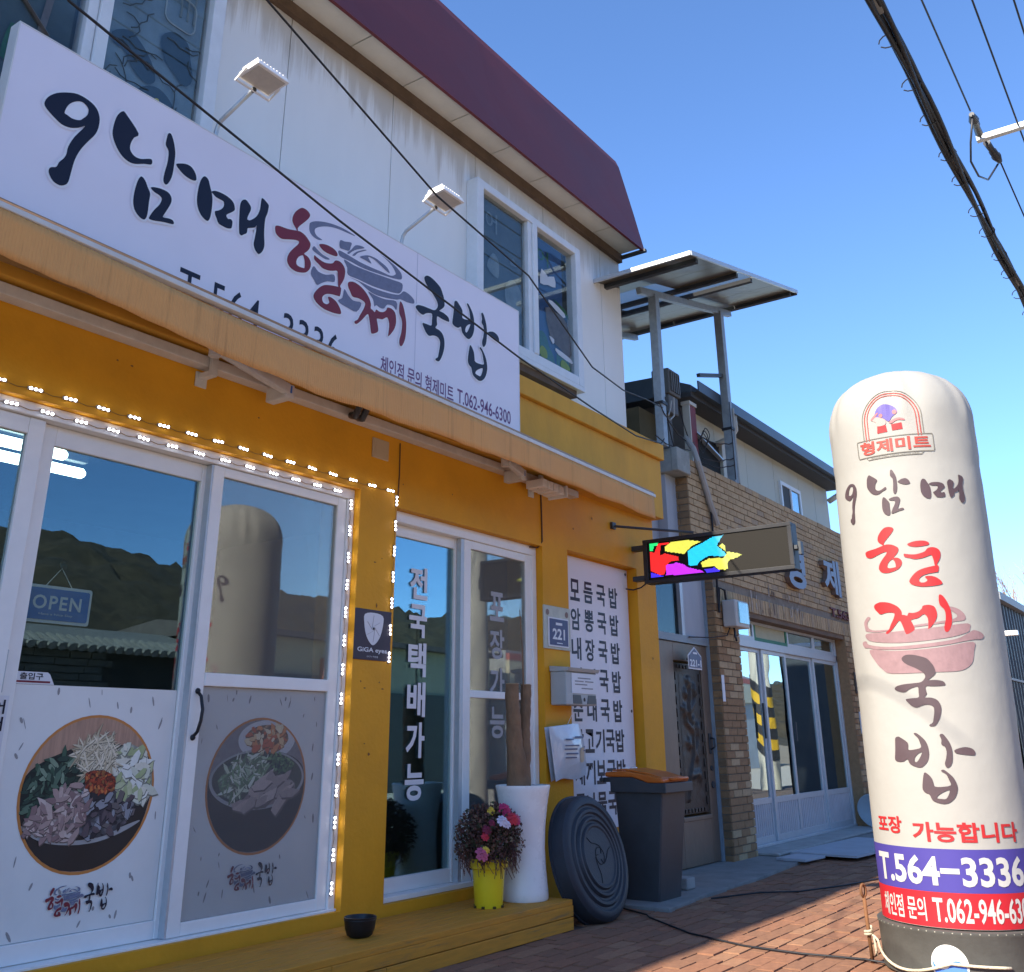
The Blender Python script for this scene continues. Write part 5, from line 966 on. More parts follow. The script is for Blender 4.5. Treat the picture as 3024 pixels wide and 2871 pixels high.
# ------------------------------------------------------------------ big rubber lid
LI = thing('tub_lid', 'large round black rubber tub lid with raised rings leaning against the planter', 'lid')
rubber = mat('black_rubber', (.028,.033,.042), .55, .2, 9, .15, 90, spec=.4)
lean = .25; R0 = .372; cx_, cy_ = 5.972, 3.415
u = Vector((1,0,0)); v = Vector((0,math.sin(lean),math.cos(lean))); nn = u.cross(v)      # points to the street
nn = Vector((0,-math.cos(lean),math.sin(lean)))
c0 = Vector((cx_,cy_,.004))+v*R0
ML = Matrix((u, v, nn)).transposed()
prof = [(.001,.010)]
for r, z in ((.165,.010),(.175,.016),(.185,.016),(.195,.003),(.205,.003),(.213,.013),(.226,.013),(.238,-.004),(.250,-.004),(.259,.006),(.275,.006),(.288,-.008),(.300,-.008),(.310,.002),(.335,.002),(.352,-.006),(.365,-.02),(.370,-.06),(.372,-.115),(.372,-.118),(.362,-.118),(.352,-.05),(.001,-.03)): prof.append((r,z))
MB().lathe(prof, c0, 72, ML).build('lid_body', rubber, LI, smooth=30)
MB().lathe([(.371,-.100),(.380,-.102),(.380,-.118),(.371,-.120)], c0, 72, ML).build('lid_lip', rubber, LI, smooth=30)
lm = MB()
def lp2(pts): lm.tube([c0+u*a+v*b_+nn*.0105 for a, b_ in smooth_open(pts)], .0032, 5)
def smooth_open(pts, k=6):
    out = []
    for i in range(len(pts)-1):
        p0 = Vector(pts[max(i-1,0)]); p1 = Vector(pts[i]); p2 = Vector(pts[i+1]); p3 = Vector(pts[min(i+2,len(pts)-1)])
        for s_ in range(k):
            t_ = s_/k; q = .5*((2*p1)+(-p0+p2)*t_+(2*p0-5*p1+4*p2-p3)*t_*t_+(-p0+3*p1-3*p2+p3)*t_**3); out.append((q.x,q.y))
    out.append(tuple(pts[-1])); return out
for k in range(3):      # three-armed swirl
    a0 = 2*math.pi*k/3+.6
    lp2([(.02*math.cos(a0),.02*math.sin(a0)),(.055*math.cos(a0+.5),.055*math.sin(a0+.5)),(.075*math.cos(a0+1.3),.075*math.sin(a0+1.3)),(.11*math.cos(a0+1.7),.11*math.sin(a0+1.7)),(.158*math.cos(a0+1.75),.158*math.sin(a0+1.75))])
lp2([(.05*math.cos(t_),.05*math.sin(t_)) for t_ in [i*.4 for i in range(17)]])
lm.build('swirl_mark', mat('rubber_groove',(.012,.014,.018),.7), LI)
# ------------------------------------------------------------------ wheelie bin
BN = thing('wheelie_bin', 'dark grey wheeled bin with an orange lid in front of the menu banner', 'bin')
bgrey = mat('bin_grey', (.045,.05,.055), .5, .18, 5, .06, 40, dark=(3,.6,.35), darkcol=(.10,.085,.07))
borange = mat('bin_orange', (.52,.13,.015), .4, .08, 8)
bl = [(6.705,3.475),(7.03,3.47),(7.03,3.74),(6.715,3.745)]; tp = [(6.69,3.40),(7.07,3.40),(7.07,3.78),(6.69,3.78)]
b = MB(); zz = [0.0,.012,.25,.5,.71]
vv = []
for k, z in enumerate(zz):
    f_ = z/.71
    for (a, c_), (e_, g_) in zip(bl, tp): vv.append((a*(1-f_)+e_*f_, c_*(1-f_)+g_*f_, z+.008))
ff = [(k*4+i, k*4+(i+1)%4, k*4+4+(i+1)%4, k*4+4+i) for k in range(4) for i in range(4)]+[(3,2,1,0),(16,17,18,19)]
b.add(vv, ff).build('body', bgrey, BN, bevel=.03, seg=4)
# rim: steps down towards the street side handle
b = MB()
b.prism([(3.36,.70),(3.80,.70),(3.80,.80),(3.62,.80),(3.50,.765),(3.36,.765)], 'x', 6.665, 7.10).build('rim', bgrey, BN, bevel=.006)
MB().prism([(3.38,.7655),(3.50,.7655),(3.62,.801),(3.84,.801),(3.84,.832),(3.70,.842),(3.50,.815),(3.38,.79)], 'x', 6.665, 7.08).build('lid', borange, BN, bevel=.01, seg=3)
MB().prism([(3.40,.7905),(3.52,.817),(3.70,.843),(3.80,.838),(3.80,.848),(3.70,.855),(3.52,.83),(3.41,.80)], 'x', 6.71, 7.03).build('lid_panel', borange, BN, bevel=.006)
hb = MB(); hb.tube([(6.78,3.39,.785),(6.78,3.345,.79),(6.81,3.335,.792),(6.96,3.335,.792),(6.99,3.345,.79),(6.99,3.39,.785)], .011, 8).build('lid_grip', borange, BN, smooth=True)
MB().tube([(6.68,3.88,.78),(7.10,3.88,.78)], .016, 10).box(6.70,6.73,3.80,3.88,.765,.795).box(7.05,7.08,3.80,3.88,.765,.795).build('handle_bar', bgrey, BN)
for X in (6.69,7.01):
    w_ = MB().tube([(X,3.80,.095),(X+.05,3.80,.095)], .095, 24); wo = w_.build('wheel', rubber, BN, smooth=40)
MB().tube([(6.70,3.80,.095),(7.04,3.80,.095)], .012, 8).build('axle', dsteel, BN)
for i in range(2):
    MB().box(6.76+.12*i,6.79+.12*i,3.70,3.75,.843,.862).build('lid_scrap', white_gloss, BN, bevel=.006)
# ------------------------------------------------------------------ neighbouring brick building
NB = thing('brick_building', 'neighbouring two-storey brick shop with aluminium sliding doors and raised wall letters', 'building')
YB = 3.97
mortar = mat('mortar', (.22,.19,.15), .95, .2, 20, .3, 90)
MB().box(9.705,14.6,YB+.014,4.5,2.285,3.66).box(8.732,9.705,YB+.014,4.5,2.65,3.66).box(9.155,9.7,YB+.014,4.5,0,2.65).box(13.205,14.6,YB+.014,4.5,0,2.285).build('wall_core', mortar, NB)
bcol = [mat('brick_%s' % n, c, .88, .18, 22, .35, 120, dark=(7,.66,.45), darkcol=(.12,.09,.06)) for n, c in (('tan',(.44,.315,.175)),('buff',(.39,.275,.15)),('grey',(.35,.265,.17)),('brown',(.29,.175,.085)))]
def bmesh_of(l, h, mt, vert=False):
    d = .02; e = .004
    return MB().hexa([(0,0,0),(l,0,0),(l,d,0),(0,d,0),(0,0,h),(l,0,h),(l,d,h),(0,d,h)]).mesh('brick', mt)
BL, BH, J = .19, .057, .010
pieces = []     # (x, y, z, kind, rot)
nrow = int((3.66-2.455)/(BH+J))
for r in range(nrow):
    z = 3.66-(r+1)*(BH+J)+J
    xl = 8.735 if z > 2.66 else 9.155
    x = xl-(0 if r % 2 else .1)
    while x < 14.55:
        a, b_ = max(x, xl), min(x+BL, 14.6)
        if b_-a > .04: pieces.append((a, YB, z, b_-a, BH))
        x += BL+J
x = 9.16
while x < 14.5:      # soldier course over the doors
    if x > 9.155: pieces.append((x, YB, 2.288, .057, .155))
    x += .067
for (xa, xb) in ((9.16,9.70),(13.21,14.2)):
    for r in range(34):
        z = .012+r*(BH+J)
        if z+BH > 2.285: break
        x = xa-(0 if r % 2 else .1)
        while x < xb-.03:
            a, b_ = max(x, xa), min(x+BL, xb)
            if b_-a > .03: pieces.append((a, YB, z, b_-a, BH))
            x += BL+J
def pri(p): 
    hid = (2.28 < p[2] < 2.66 and p[0] < 9.25)
    return math.hypot(p[0], p[1])*(1 if p[0] < 13.7 else 1.6)+(20 if hid else 0)
pieces.sort(key=pri)
cache = {}
rest = MB(); nb_r = random.Random(4)
for k, (x, y, z, l, h) in enumerate(pieces):
    mi = nb_r.choice((0,0,0,1,1,2)) if z > 2.27 else nb_r.choice((3,3,3,1,0))
    if x < 9.6 and z < 1.2 and nb_r.random() < .4: mi = 3
    dy = nb_r.uniform(-.003,.003)
    if k < 300:
        key = (round(l,3), round(h,3), mi)
        if key not in cache: cache[key] = bmesh_of(l, h, bcol[mi])
        o = bpy.data.objects.new('brick', cache[key]); link(o, NB); o.location = (x, y+dy, z)
    else:
        rest.cur = mi; y += dy; rest.hexa([(x,y,z),(x+l,y,z),(x+l,y+.02,z),(x,y+.02,z),(x,y,z+h),(x+l,y,z+h),(x+l,y+.02,z+h),(x,y+.02,z+h)])
o = rest.build('far_bricks', bcol, NB); o['kind'] = 'stuff'
# side bricks (facing the restaurant): upper return and pillar return
sb = MB()
for (X, z0, z1, y1) in ((8.722,2.66,3.50,4.10),(9.146,.01,2.64,4.14),(9.694,.01,2.27,4.10)):
    r = 0; z = z0
    while z+BH < z1:
        y = YB+.005-(0 if r % 2 else .06)
        while y < y1:
            a, b_ = max(y,YB+.005), min(y+.09 if r % 2 else y+.19, y1)
            if b_-a > .02: sb.cur = nb_r.choice((0,0,1)); sb.box(X,X+.011,a,b_,z,z+BH)
            y += .2 if not r % 2 else .1
        z += BH+J; r += 1
o = sb.build('return_bricks', [bcol[3], mat('brick_dark',(.20,.13,.07),.9,.2,20)], NB); o['kind'] = 'stuff'
MB().box(13.192,13.204,YB+.005,4.12,0.02,2.28).build('far_jamb', bcol[3], NB)
MB().box(8.46,8.731,YB+.03,4.6,3.47,3.70).box(8.45,8.735,3.93,4.0,3.47,3.705).build('concrete_beam', mat('mossy_concrete',(.27,.29,.27),.9,.25,6,.3,40,dark=(4,.55,.5),darkcol=(.12,.14,.12)), NB, bevel=.01)
greyw = mat('grey_render', (.40,.44,.48), .8, .1, 3, stretch=(1,1,.3))
MB().box(8.06,9.14,4.20,4.26,2.62,3.47).box(8.50,9.145,4.10,4.199,2.66,3.468).build('side_render', greyw, NB)
MB().box(9.70,13.21,3.985,4.14,2.235,2.2845).build('lintel', mat('lintel_brown',(.17,.12,.08),.9,.2), NB)
# aluminium sliding doors
MB().box(9.705,13.19,4.10,4.16,1.955,2.035).box(9.705,9.745,4.10,4.16,.05,2.235).box(13.15,13.19,4.10,4.16,.05,2.235).box(9.705,13.19,4.09,4.17,.0505,.075).box(9.705,13.19,4.105,4.16,2.205,2.234).build('door_frame', alu, NB, bevel=.003)
leaf_x = [9.745, 10.62, 11.36, 12.27, 13.15]
kick = mat('kick_panel', (.47,.46,.47), .5, .08)
for i in range(4):
    a, b_ = leaf_x[i], leaf_x[i+1]; y = 4.115 if i % 2 else 4.135
    D = bpy.data.objects.new('aluminium_door_leaf', None); link(D, NB)
    fr = MB().box(a,a+.05,y,y+.025,.076,1.955).box(b_-.05,b_,y,y+.025,.076,1.955).box(a+.05,b_-.05,y+.001,y+.024,.43,.485).box(a+.05,b_-.05,y+.001,y+.024,1.915,1.955).box(a+.05,b_-.05,y+.001,y+.024,.076,.135)
    fr.build('leaf_frame', alu, D, bevel=.002)
    MB().box(a+.05,b_-.05,y+.012,y+.016,.485,1.915).build('glass_pane', glass_nb, D)
    kp = MB().box(a+.05,b_-.05,y+.012,y+.020,.135,.43); n_ = int((b_-a-.1)/.055)
    for k in range(n_): kp.box(a+.06+.055*k,a+.10+.055*k,y+.006,y+.0115,.135,.43)
    kp.build('kick_panel', kick, D)
MB().bar((10.50,4.10,1.40),(10.50,4.10,1.05),.016,.02).build('door_handle', dsteel, NB); MB().bar((11.40,4.095,1.22),(11.40,4.095,1.02),.016,.02).build('door_handle', dsteel, NB)
tx = [9.745, 10.48, 11.48, 12.38, 13.15]
for i in range(4):
    a, b_ = tx[i], tx[i+1]
    T = bpy.data.objects.new('transom_window', None); link(T, NB)
    MB().box(a,a+.045,4.12,4.15,2.036,2.204).box(b_-.045,b_-.001,4.12,4.15,2.036,2.204).box(a+.045,b_-.045,4.12,4.15,2.036,2.075).build('frame', alu if i != 1 else mat('green_frame',(.05,.22,.13),.6), T)
    MB().box(a+.045,b_-.045,4.132,4.136,2.075,2.204).build('pane', glass_nb if i != 1 else mat('masking_paper',(.45,.46,.32),.8,.08,6), T)
nb_room = MB().box(9.6,13.3,6.5,6.55,0,2.6).box(9.6,13.3,4.5,6.5,2.55,2.6).box(9.6,13.3,4.3,6.5,.02,.045).box(9.55,9.6,4.5,6.5,0,2.6).box(13.3,13.35,4.5,6.5,0,2.6)
nb_room.build('neighbour_interior', mat('neighbour_dim',(.20,.21,.20),.9,.3), NB)
# raised wall letters
let = mat('letter_metal', (.17,.22,.31), .5, .06)
lside = mat('letter_side', (.16,.10,.07), .7)
def raised(ch, x0, x1, z0, z1, d=.06, bold=.03, mt=let):
    v, f = boxed(ch, x0, x1, z0, z1, bold)
    o = flat('wall_letter', [(v, f)], lambda a,b_,k=0: (a, YB-.006-d, b_), mt, NB)
    o.data.materials.append(lside)
    sm = o.modifiers.new('s','SOLIDIFY'); sm.thickness = d; sm.offset = -1; sm.use_even_offset = False; sm.material_offset_rim = 1
    return o
raised('형', 11.05, 11.75, 2.68, 3.22)
raised('제', 12.45, 13.08, 2.74, 3.20)
dred = mat('dark_red_letter', (.13,.03,.03), .6)
flat('wall_phone_number', [boxed('T.563-', 12.70, 13.60, 2.485, 2.60, .03)], lambda a,b_,k=0: (a, YB-.02, b_), dred, NB).modifiers.new('s','SOLIDIFY').thickness = .015
# bronze entrance door
MD = bpy.data.objects.new('bronze_door', None); link(MD, NB)
bron = mat('bronze_brown', (.20,.15,.11), .45, .2, 6, .1, 40, metal=.35, stretch=(1,1,.4))
brond = mat('dark_bronze', (.055,.045,.038), .45, .3, 10, .2, 50, metal=.5)
YM = 4.085
b = MB().box(8.06,8.40,YM,YM+.04,.03,1.88).box(8.98,9.13,YM,YM+.04,.03,1.88).box(8.40,8.98,YM,YM+.04,.03,.42).box(8.40,8.98,YM,YM+.04,1.72,1.88)
b.build('leaf', bron, MD, bevel=.004)
MB().box(8.42,8.96,YM+.012,YM+.03,.44,1.70).build('panel_border', brond, MD)
bd = MB()
for i in range(11):
    for X in (8.425,8.925): bd.box(X,X+.03,YM+.002,YM+.0115,.50+.105*i,.57+.105*i)
for i in range(7):
    for Z in (.45,1.655): bd.box(8.47+.065*i,8.51+.065*i,YM+.002,YM+.0115,Z,Z+.03)
bd.build('key_pattern', brond, MD, bevel=.002)['kind'] = 'stuff'
# embossed flowering branch
nx, nz_ = 22, 60; vv = []; ff = []
stems = [[(.15,.02),(.3,.2),(.55,.35),(.6,.55),(.45,.7),(.55,.9),(.5,.97)],[(.55,.35),(.8,.45),(.85,.55)],[(.6,.55),(.25,.62),(.2,.7)],[(.45,.7),(.75,.78),(.8,.86)],[(.3,.2),(.75,.22)]]
segs = [(Vector(a), Vector(b_)) for s_ in stems for a, b_ in zip(s_, s_[1:])]
blobs = [(.85,.57,.10),(.2,.72,.11),(.8,.88,.10),(.5,.95,.12),(.78,.2,.10),(.35,.45,.10),(.6,.63,.09),(.7,.35,.08),(.3,.85,.08)]
for i in range(nx+1):
    for k in range(nz_+1):
        a, b_ = i/nx, k/nz_; p = Vector((a,b_)); hgt = 0
        for s0, s1 in segs:
            d = s1-s0; t_ = max(0,min(1,(p-s0).dot(d)/d.dot(d))); q = s0+d*t_; dd = math.hypot((p.x-q.x)*.45,(p.y-q.y)*1.1); hgt = max(hgt, max(0,1-dd/.035))
        for bx_, bz_, br_ in blobs:
            dd = math.hypot((a-bx_)*.45,(b_-bz_)*1.1)/(br_*.6); ang = math.atan2(b_-bz_,(a-bx_)*.4); hgt = max(hgt, max(0,1-dd*(1+.35*math.sin(ang*6))))
        hgt = min(1,hgt*1.5)+.15*noise.noise((a*6,b_*16,0))
        edge = 0 if i in (0,nx) or k in (0,nz_) else 1
        vv.append((8.50+.385*a, YM+.010-.022*hgt*edge, .53+1.07*b_))
for i in range(nx):
    for k in range(nz_): ff.append((i*(nz_+1)+k,(i+1)*(nz_+1)+k,(i+1)*(nz_+1)+k+1,i*(nz_+1)+k+1))
MB().add(vv, ff).build('embossed_panel', brond, MD, smooth=True)
lk = MB().box(9.03,9.075,YM-.012,YM-.001,.92,1.10).build('lock_plate', dsteel, MD, bevel=.004)
MB().tube([(9.05,YM-.012,1.06),(9.05,YM-.05,1.05),(9.05,YM-.05,.98),(9.05,YM-.012,.96)], .009, 8).build('lever', dsteel, MD, smooth=True)
MB().tube([(9.05,YM-.012,.80),(9.05,YM-.001,.80)], .022, 14).tube([(9.055,YM-.012,.66),(9.055,YM-.001,.66)], .03, 14).build('knob_plate', dsteel, MD)
MB().box(8.40,8.98,YM-.010,YM-.001,.385,.42).build('kick_moulding', bron, MD, bevel=.004)
jam = mat('blue_grey_steel', (.24,.30,.34), .5, .12)
MB().box(9.1305,9.145,YM-.03,YM+.06,.023,2.62).box(8.06,9.130,YM-.02,YM+.06,1.885,1.95).build('door_frame', jam, NB)
MB().box(8.06,8.62,YM+.03,YM+.036,1.951,2.62).build('transom_glass', glass('transom_dark',(.35,.38,.4),.04,top=.2), NB)
MB().box(8.06,8.62,YM+.2,YM+.21,1.951,2.62).build('transom_backing', darkroom, NB)
MB().box(8.62,8.68,YM-.005,YM+.06,1.951,2.62).build('transom_post', alu, NB); MB().box(8.681,9.130,YM,YM+.03,1.951,2.62).build('transom_panel', greyw, NB)
# meter box
MT = thing('meter_box', 'beige electricity meter box on the brick pillar', 'box')
mtb = mat('meter_beige', (.50,.49,.45), .5, .06)
MB().box(9.30,9.63,YB-.15,YB-.006,2.07,2.33).build('case', mtb, MT, bevel=.015, seg=3)
MB().box(9.36,9.60,YB-.163,YB-.151,2.11,2.31).build('window', glass('meter_window',(.6,.6,.58),.15), MT); MB().box(9.37,9.59,YB-.1505,YB-.1502,2.12,2.30).build('dial_face', mat('meter_face',(.42,.41,.38),.6,.15,20), MT)
MB().tube([(9.32,YB-.05,2.33),(9.28,YB-.06,2.42),(9.22,YB-.03,2.44),(9.20,YB-.02,2.2),(9.2,YB-.02,3.3)], .012, 6).tube([(9.42,YB-.07,2.07),(9.40,YB-.08,1.98),(9.45,YB-.07,1.95),(9.47,YB-.05,2.07)], .010, 6).tube([(9.36,YB-.05,2.07),(9.30,YB-.04,1.99),(9.0,YB-.01,1.95),(8.7,YM-.03,1.94)], .006, 6).build('leads', black, MT)
# number plate 221-1 shaped like a house
H2 = thing('house_number_plate', 'small navy house-shaped number plate 221-1 over the bronze door', 'sign')
def hs(g): return [(8.515-g,1.645-g),(8.795+g,1.645-g),(8.795+g,1.765+g*.6),(8.655,1.842+g),(8.515-g,1.765+g*.6)]
MB().prism(hs(.0), 'y', 3.99, 3.996).build('plate_border', white_vinyl, H2); MB().prism(hs(-.012), 'y', 3.987, 3.9895).build('plate_face', navy, H2)
flat('number', [boxed('221-1', 8.535,8.775,1.668,1.73,.03), ([(8.61,1.779),(8.70,1.779),(8.70,1.795),(8.61,1.795)],[(0,1,2,3)])], onfront(3.987), white_vinyl, H2)
MB().tube([(8.655,3.996,1.74),(8.655,4.07,1.74)], .012, 8).build('stand_off', dsteel, H2)
# tile plate and notice on the far pillar
H3 = thing('house_number_plate', 'dark framed plate numbered 13 on the far brick pillar', 'sign')
MB().box(13.36,13.62,YB-.02,YB-.004,1.58,1.84).build('plate', mat('plate_brown',(.10,.08,.065),.5), H3, bevel=.003)
flat('number', [boxed('13', 13.41,13.57,1.64,1.75,.03)], onfront(YB-.02), white_vinyl, H3)
N3 = thing('paper_notice', 'pale paper notice on the far brick pillar below the numbered plate', 'notice')
MB().box(13.38,13.62,YB-.012,YB-.004,1.10,1.36).build('sheet', mat('notice_paper',(.55,.60,.64),.6,.05), N3)
PB = thing('paper_notice', 'narrow pale strip of paper stuck beside the bronze door frame', 'notice')
MB().box(9.16,9.22,YB-.008,YB-.0045,1.38,1.62).build('sheet', white_vinyl, PB)
# upper storey
cream = mat('cream_panel', (.52,.51,.41), .6, .06, 2, stretch=(1,1,.3), dark=(2,.66,.4), darkcol=(.35,.32,.24))
YU = 4.42
MB().box(9.75,14.65,YU+.012,8.5,3.4,4.62).build('upper_wall_core', seam, NB)
px_ = [9.75,10.55,11.50,12.45,13.40,14.05,14.65]
for a, b_ in zip(px_, px_[1:]): MB().box(a+.004,b_-.004,YU,YU+.011,3.4,4.62).build('wall_panel', cream, NB)
MB().box(14.651,14.66,YU,8.5,3.4,4.62).build('gable_panel', cream, NB)
UW = bpy.data.objects.new('upper_window', None); link(UW, NB)
MB().box(12.6,12.65,YU-.03,YU-.001,3.5,4.28).box(13.33,13.38,YU-.03,YU-.001,3.5,4.28).box(12.65,13.33,YU-.03,YU-.001,4.23,4.28).box(12.97,13.01,YU-.028,YU-.001,3.5,4.23).build('frame', pvc_up, UW)
MB().box(12.65,12.97,YU-.012,YU-.006,3.5,4.23).build('screen_pane', mat('dark_screen',(.06,.065,.07),.7), UW); MB().box(13.01,13.33,YU-.014,YU-.008,3.5,4.23).build('pane', glass('blue_pane',(.5,.55,.6),.3), UW)
MB().box(13.01,13.33,YU-.005,YU-.002,3.5,4.23).build('blind', mat('pale_blind',(.4,.46,.52),.7), UW)
slate = mat('blue_grey_roof_metal', (.075,.095,.115), .42, .15, 5, metal=.3)
rf = MB().prism([(4.18,4.60),(4.18,4.68),(4.60,4.86),(8.6,5.0),(8.6,4.62),(4.5,4.62)], 'x', 9.45, 14.78)
rf.build('roof', slate, NB, bevel=.004)
MB().prism([(4.10,4.60),(4.10,4.72),(4.115,4.72),(4.115,4.615),(4.20,4.615),(4.20,4.60)], 'x', 9.48, 14.80).build('gutter', slate, NB)
MB().box(9.45,14.75,4.185,4.45,4.55,4.60).build('eaves_board', mat('eaves_dark',(.05,.055,.06),.7), NB)
dp = mat('downpipe_cream', (.48,.46,.38), .5, .1)
MB().tube([(10.55,4.15,4.62),(10.55,4.15,4.42),(10.55,4.2,4.36),(10.53,4.30,4.31),(10.50,4.38,4.28)], .035, 10).build('downpipe', dp, NB, smooth=True)
MB().tube([(14.6,4.15,4.60),(14.6,4.18,4.46),(14.55,4.30,4.38),(14.52,4.36,4.34)], .04, 10).build('downpipe', dp, NB, smooth=True)
# back part of the building between the two fronts
MB().box(8.06,9.74,5.4,8.4,3.0,4.55).build('back_wall', mat('back_render',(.26,.29,.32),.8,.1,3), NB)
MB().prism([(5.0,4.55),(5.0,4.63),(8.5,4.95),(8.5,4.55)], 'x', 8.06, 9.44).build('back_roof', slate, NB)
MB().box(8.06,9.7,4.5,5.4,3.3,3.42).build('terrace_slab', concrete, NB)
MB().box(9.30,9.74,4.75,4.95,3.42,4.5).build('back_pier', mat('pier_tan',(.20,.17,.10),.8), NB)
MB().box(9.9,11.2,4.40,4.415,3.68,4.30).build('dark_opening', mat('dark_opening',(.02,.022,.022),.9), NB)
MB().bar((9.72,4.36,4.32),(10.6,4.36,4.10),.05,.02).build('opening_trim', alu, NB)
MB().box(10.62,10.76,4.36,4.405,3.68,4.33).build('opening_post', dp, NB)

# old adhesive smears on the soldier course
gm1, gm2 = [], []
r_ = random.Random(12)
for k in range(46):
    x = r_.choice((r_.uniform(10.0,10.9), r_.uniform(11.0,11.7))); z = r_.uniform(2.29,2.55); w_ = r_.uniform(.006,.02); h_ = r_.uniform(.03,.14)
    q = ([(x,z),(x+w_,z+.01),(x+w_*.8,z+h_),(x-.004,z+h_*.9)], [(0,1,2,3)]); (gm1 if k % 2 else gm2).append(q)
flat('adhesive_smears', gm1, lambda a,b_,k=0: (a, YB-.0045-.0002*(k % 9), b_), mat('glue_pale',(.42,.38,.34),.8,.1), NB)['kind'] = 'stuff'
flat('adhesive_smears', gm2, lambda a,b_,k=0: (a, YB-.0067-.0002*(k % 9), b_), mat('glue_dark',(.13,.09,.07),.9,.2), NB)['kind'] = 'stuff'
# ------------------------------------------------------------------ steel canopy over the terrace
CN = thing('terrace_canopy', 'steel-framed translucent canopy on two tall posts between the two buildings', 'canopy')
def zc(x): return 5.19+.25*(x-7.55)
def post(X, Y, z0, z1, s=.085):
    o = MB().box(X-s/2,X+s/2,Y-s/2,Y+s/2,z0,z1).build('post', steel, CN, bevel=.004); return o
post(8.375,4.04,3.70,zc(8.375)-.09); post(10.08,4.04,3.655,zc(10.08)-.09, .09)
MB().box(9.98,10.18,3.99,4.09,3.645,3.66).build('post_foot', steel, CN)
MB().bar((8.05,4.04,zc(8.05)-.075),(10.42,4.04,zc(10.42)-.075),.055,.07).build('main_beam', steel, CN, bevel=.003)
MB().bar((8.05,5.3,zc(8.05)-.075),(10.42,5.3,zc(10.42)-.075),.055,.07).build('main_beam', steel, CN, bevel=.003)
MB().bar((9.38,4.05,4.74),(10.04,4.05,4.93),.04,.04).build('brace', dsteel, CN)
for X in (7.75,8.75,9.15,10.40):
    MB().bar((X,3.27,zc(X)-.02),(X,5.55,zc(X)-.02),.05,.045).build('rafter', dsteel, CN)
poly_m = bpy.data.materials.new('translucent_sheet'); poly_m.use_nodes = True
t = poly_m.node_tree; N = t.nodes; L = t.links; p = N['Principled BSDF']; p.inputs['Base Color'].default_value = (.12,.105,.08,1); p.inputs['Roughness'].default_value = .35
tl = N.new('ShaderNodeBsdfTranslucent'); tl.inputs[0].default_value = (.15,.12,.08,1)
tr = N.new('ShaderNodeBsdfTransparent'); tr.inputs[0].default_value = (.45,.5,.5,1)
nz = N.new('ShaderNodeTexNoise'); nz.inputs['Scale'].default_value = 1.4; nz.inputs['Detail'].default_value = 3; tc = N.new('ShaderNodeTexCoord'); L.new(tc.outputs['Object'], nz.inputs['Vector'])
rp = N.new('ShaderNodeValToRGB'); rp.color_ramp.elements[0].position = .5; rp.color_ramp.elements[1].position = .6; L.new(nz.outputs[0], rp.inputs[0])
m1 = N.new('ShaderNodeMixShader'); m1.inputs[0].default_value = .3; L.new(p.outputs[0], m1.inputs[1]); L.new(tl.outputs[0], m1.inputs[2])
mm = N.new('ShaderNodeMath'); mm.operation = 'MULTIPLY'; mm.inputs[1].default_value = .35; L.new(rp.outputs[0], mm.inputs[0])
m2 = N.new('ShaderNodeMixShader'); L.new(mm.outputs[0], m2.inputs[0]); L.new(m1.outputs[0], m2.inputs[1]); L.new(tr.outputs[0], m2.inputs[2]); L.new(m2.outputs[0], N['Material Output'].inputs[0])
clear_m = screen_mat('pale_clear_sheet', (.30,.38,.34), .5)
cx0, cx1 = 7.52, 10.52
for i, (a, b_) in enumerate(((cx0,8.25),(8.255,8.74),(8.76,9.14),(9.16,9.78),(9.785,cx1))):
    for (ya, yb) in ((3.23,3.95),(3.955,4.75),(4.755,5.6)):
        mt_ = clear_m if (i, ya) in ((1,3.955),(2,3.23),(0,4.755),(1,4.755),(2,3.955)) else poly_m
        MB().hexa([(a,ya,zc(a)+.005),(b_,ya,zc(b_)+.005),(b_,yb,zc(b_)+.005),(a,yb,zc(a)+.005),(a,ya,zc(a)+.013),(b_,ya,zc(b_)+.013),(b_,yb,zc(b_)+.013),(a,yb,zc(a)+.013)]).build('roof_sheet', mt_, CN)
MB().bar((cx0,3.225,zc(cx0)+.01),(cx1,3.225,zc(cx1)+.01),.02,.04).build('edge_trim', alu, CN); MB().bar((cx0,3.23,zc(cx0)+.01),(cx0,5.6,zc(cx0)+.01),.02,.04).build('edge_trim', alu, CN); MB().bar((cx1,3.23,zc(cx1)+.005),(cx1,5.6,zc(cx1)+.005),.03,.06).build('edge_trim', dsteel, CN)
# junction boxes on the first post and wires
EB = thing('power_boxes', 'stacked dark grey electrical boxes behind the nearer canopy post', 'box')
gb = mat('dark_grey_box', (.10,.105,.105), .6, .2)
MB().box(8.86,9.14,4.16,4.36,4.42,4.70).build('upper_box', gb, EB, bevel=.015); MB().box(8.88,9.10,4.18,4.34,4.22,4.415).build('lower_box', gb, EB, bevel=.012)
fn = MB()
for i in range(5): fn.box(8.90+.045*i,8.92+.045*i,4.145,4.159,4.45,4.67)
fn.build('box_ribs', gb, EB)
MB().box(8.95,9.05,4.24,4.30,3.43,4.22).build('mounting_pole', gb, EB)
RP = thing('red_post', 'short dark red steel post standing on the brick wall end', 'post')
MB().box(9.30,9.44,4.14,4.22,3.661,4.40).build('post_shaft', mat('red_oxide',(.17,.02,.022),.6,.2), RP, bevel=.004); MB().box(9.28,9.2995,4.14,4.22,3.661,4.42).box(9.27,9.45,4.13,4.23,4.4005,4.44).build('post_edge', dp, RP)
CD = thing('grey_conduit', 'bent grey conduit running down the brick wall from the red post', 'pipe')
MB().tube([(9.05,4.10,3.96),(8.95,3.98,3.80),(8.93,3.935,3.66),(9.12,3.935,3.35),(9.14,3.935,3.30),(9.30,3.935,3.08)], .030, 8).build('pipe', mat('conduit_grey',(.36,.33,.29),.6,.1), CD, smooth=40)
